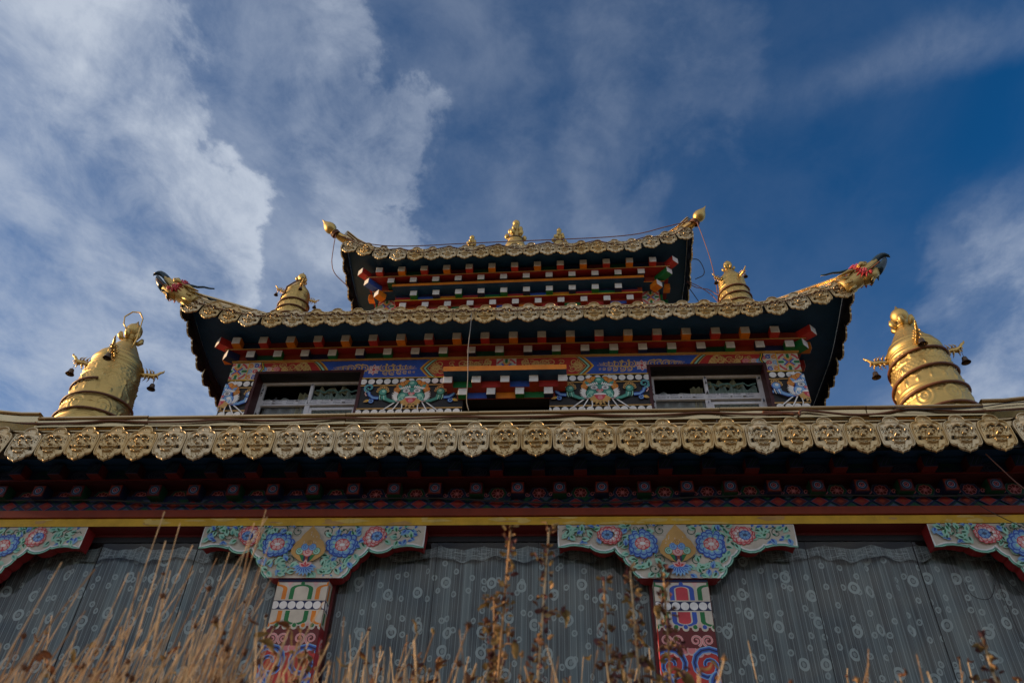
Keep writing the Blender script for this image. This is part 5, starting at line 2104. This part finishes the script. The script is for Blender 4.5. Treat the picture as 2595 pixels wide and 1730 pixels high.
STRAW = leafy('dry_straw', (.66, .49, .28))
STRAW2 = leafy('dark_straw', (.40, .24, .11))
SEED = leafy('brown_seed_head', (.13, .055, .025))
WLEAF = leafy('withered_leaf', (.22, .15, .055))
WPURP = leafy('withered_calyx', (.12, .05, .05))


def stalk(b, x, y, z, lx, ly, m, r, rng, kink=.02, n=9):
    """one stem from the ground to its tip at (x,y,z); leans by lx,ly from root to tip"""
    x0, y0 = x - lx, y - ly
    pts = []
    a1, a2 = rng.uniform(-kink, kink), rng.uniform(-kink, kink)
    for k in range(n):
        t = k / (n - 1)
        pts.append((x0 + lx * t ** 1.25 + a1 * sin(t * 7), y0 + ly * t ** 1.25 + a2 * sin(t * 6), GZ - .02 + (z - GZ + .02) * t))
    b.tube(pts, lambda t: r * (1.15 - .55 * t), m, 5, False)
    return pts


def seedball(b, p, r, m, rng):
    p = Vector(p)
    b.ball(p, r * .75, m, 8, (1, 1, 1.15))
    for k in range(9):
        d = Vector((rng.gauss(0, 1), rng.gauss(0, 1), rng.gauss(.4, 1))).normalized()
        b.tube([p, p + d * r * 1.5], lambda t: r * .28 * (1 - t) + .0003, m, 4, False)


def crumple(b, p, d, l, w, m, rng):
    """a dried, curled leaf"""
    p, d = Vector(p), Vector(d).normalized()
    s = d.cross(Vector((rng.gauss(0, 1), rng.gauss(0, 1), rng.gauss(0, 1)))).normalized()
    nrm = d.cross(s)
    cu = rng.uniform(.6, 2.2)
    ph = rng.uniform(0, 6)

    def fn(u, v):
        a = (v - .5) * cu * 1.7
        ww = w * sin(pi * min(.98, .06 + u * .94)) ** .7
        return tuple(p + d * (l * u) + s * (sin(a) * ww / cu) + nrm * ((1 - cos(a)) * ww / cu + .18 * l * sin(u * 4 + ph) + .08 * w * sin(u * 17 + v * 9)))
    b.grid(fn, 7, 4, m, True)


# the tall clump on the left
rng = random.Random(21)
b = MB([STRAW, STRAW2, SEED])
tips = [(-.765, 1.915), (-.74, 1.90), (-.585, 1.935), (-.60, 1.905), (-.57, 1.88), (-.81, 1.805), (-.555, 1.86), (-.63, 1.84), (-.70, 1.82)]
for k in range(150):
    if k < len(tips):
        x, z = tips[k]
        lx = rng.uniform(.02, .10) if k > 1 else -.01
    else:
        x = rng.gauss(-.69, .13)
        z = 1.58 + abs(rng.gauss(0, .10)) + .05 * exp(-((x + .62) / .1) ** 2)
        z = min(z, 1.90)
        lx = rng.gauss(.14, .13) + .25 * (x + .72)
    y = rng.uniform(-3.62, -3.38) if k >= len(tips) else rng.uniform(-3.52, -3.48)
    m = STRAW if rng.random() < .75 else STRAW2
    pts = stalk(b, x, y, z, lx, rng.uniform(-.08, .08), m, rng.uniform(.0010, .0019), rng, .030 if k >= len(tips) else .008)
    if rng.random() < .2 and k >= len(tips):
        seedball(b, pts[-1], rng.uniform(.0032, .006), SEED, rng)
    if rng.random() < .35:                      # a thin side shoot
        q = pts[5]
        b.tube([q, (q[0] + rng.uniform(-.02, .04), q[1], q[2] + .07), (q[0] + rng.uniform(-.03, .07), q[1], q[2] + rng.uniform(.10, .2))], .0013, m, 4, False)
tag(b.build('grass_clump'), 'tall tan clump of dry grass in front of the left column', 'dry grass')

# the ragged bed along the bottom
b = MB([STRAW, STRAW2, SEED, WLEAF])
for k in range(640):
    x = rng.uniform(-1.15, .85)
    y = rng.uniform(-3.75, -3.1)
    dist = y + 4.8
    base = 1.2 + dist * .305
    h = rng.gauss(0, .035) + (.03 if x < -.3 else 0.0) + .035 * exp(-((x + .33) / .15) ** 2) - (.02 if x > .2 else 0)
    z = base + h
    m = STRAW if rng.random() < .6 else STRAW2
    pts = stalk(b, x, y, z, rng.gauss(.05, .16), rng.uniform(-.06, .06), m, rng.uniform(.0009, .0019), rng, .034, 9)
    q = rng.random()
    if q < .28:
        seedball(b, pts[-1], rng.uniform(.0028, .0062), SEED if rng.random() < .7 else STRAW2, rng)
    elif q < .5:
        for j in range(3):
            c = pts[-1 - j]
            crumple(b, c, (rng.gauss(0, 1), rng.gauss(0, 1), .5), rng.uniform(.012, .03), rng.uniform(.005, .010), WLEAF if rng.random() < .5 else SEED, rng)
o = b.build('dry_grass')
tag(o, 'ragged bed of dry grass and seed heads along the foot of the view', 'dry grass', None, 'stuff')


def weed(x, y, z, seed, label, lean=.0, dense=1.0):
    rng = random.Random(seed)
    root = empty('dried_weed', (x - lean, y, GZ))
    b = MB([STRAW, STRAW2])
    pts = stalk(b, x, y, z, lean, rng.uniform(-.03, .03), STRAW2 if seed % 2 else STRAW, .0031, rng, .008, 14)
    b.build('stem', root)
    s, leaves = MB([SEED, WPURP, STRAW2, WLEAF]), []

    def at(zz):
        t = max(0, min(.999, (zz - GZ) / (z - GZ))) * (len(pts) - 1)
        i = int(t)
        return Vector(pts[i]).lerp(Vector(pts[i + 1]), t - i)
    zz = z
    while zz > z - .42:
        c = at(zz)
        f = min(1, .45 + (z - zz) * 3.5)
        for k in range(int(5 * dense)):
            d = Vector((rng.gauss(0, 1), rng.gauss(0, 1), rng.gauss(.25, .8))).normalized()
            q = c + d * rng.uniform(.002, .011) * (f + .3)
            crumple(s, q, d, rng.uniform(.007, .015), rng.uniform(.004, .008), rng.choice((SEED, WPURP, STRAW2, WLEAF)), rng)
        if z - zz > .06 and rng.random() < .42 * dense:
            a = rng.uniform(0, 6.28)
            e = c + Vector((cos(a), sin(a), .2)) * rng.uniform(.015, .03)
            s.tube([c, (c + e) / 2 + Vector((0, 0, .006)), e], .0012, STRAW2, 4, False)
            if rng.random() < .5:
                l = MB([WLEAF])
                leaves.append(l)
                crumple(l, e, (cos(a) * .6, sin(a) * .6, -1), rng.uniform(.020, .036), rng.uniform(.010, .016), WLEAF, rng)
            for k in range(6):
                d = Vector((rng.gauss(0, 1), rng.gauss(0, 1), rng.gauss(0, 1))).normalized()
                crumple(s, e + d * .005, d, .010, .006, rng.choice((SEED, WPURP, WLEAF)), rng)
        zz -= rng.uniform(.012, .024)
    s.build('seed_head', root)
    for l in leaves:
        l.build('leaf', root)
    tag(root, label, 'weed', 'dried weeds standing before the windows')
    return root


weed(-.113, -3.5, 1.883, 1, 'tall dried weed before the middle window, left one of the tall pair', .02)
weed(-.044, -3.5, 1.886, 2, 'tall dried weed before the middle window, right one of the tall pair', .035)
weed(-.135, -3.45, 1.775, 7, 'short bushy dried weed close to the left of the tall pair', -.02, 1.2)
weed(.055, -3.5, 1.785, 3, 'dried weed with hooked tip at the right of the middle window', .0, 1.15)
weed(.106, -3.5, 1.803, 4, 'leafy dried weed just left of the right-hand column', .02, 1.2)
weed(.156, -3.5, 1.800, 5, 'dark dried weed in front of the right-hand column', .015, 1.2)
weed(.648, -3.5, 1.690, 6, 'dark dried seed head low at the right of the view', .02, 1.2)
weed(-.475, -3.42, 1.685, 8, 'brown dried weed at the foot of the left column', .03, 1.3)
weed(-.265, -3.45, 1.665, 9, 'small dried weed right of the left column, at the bottom', .02, 1.0)
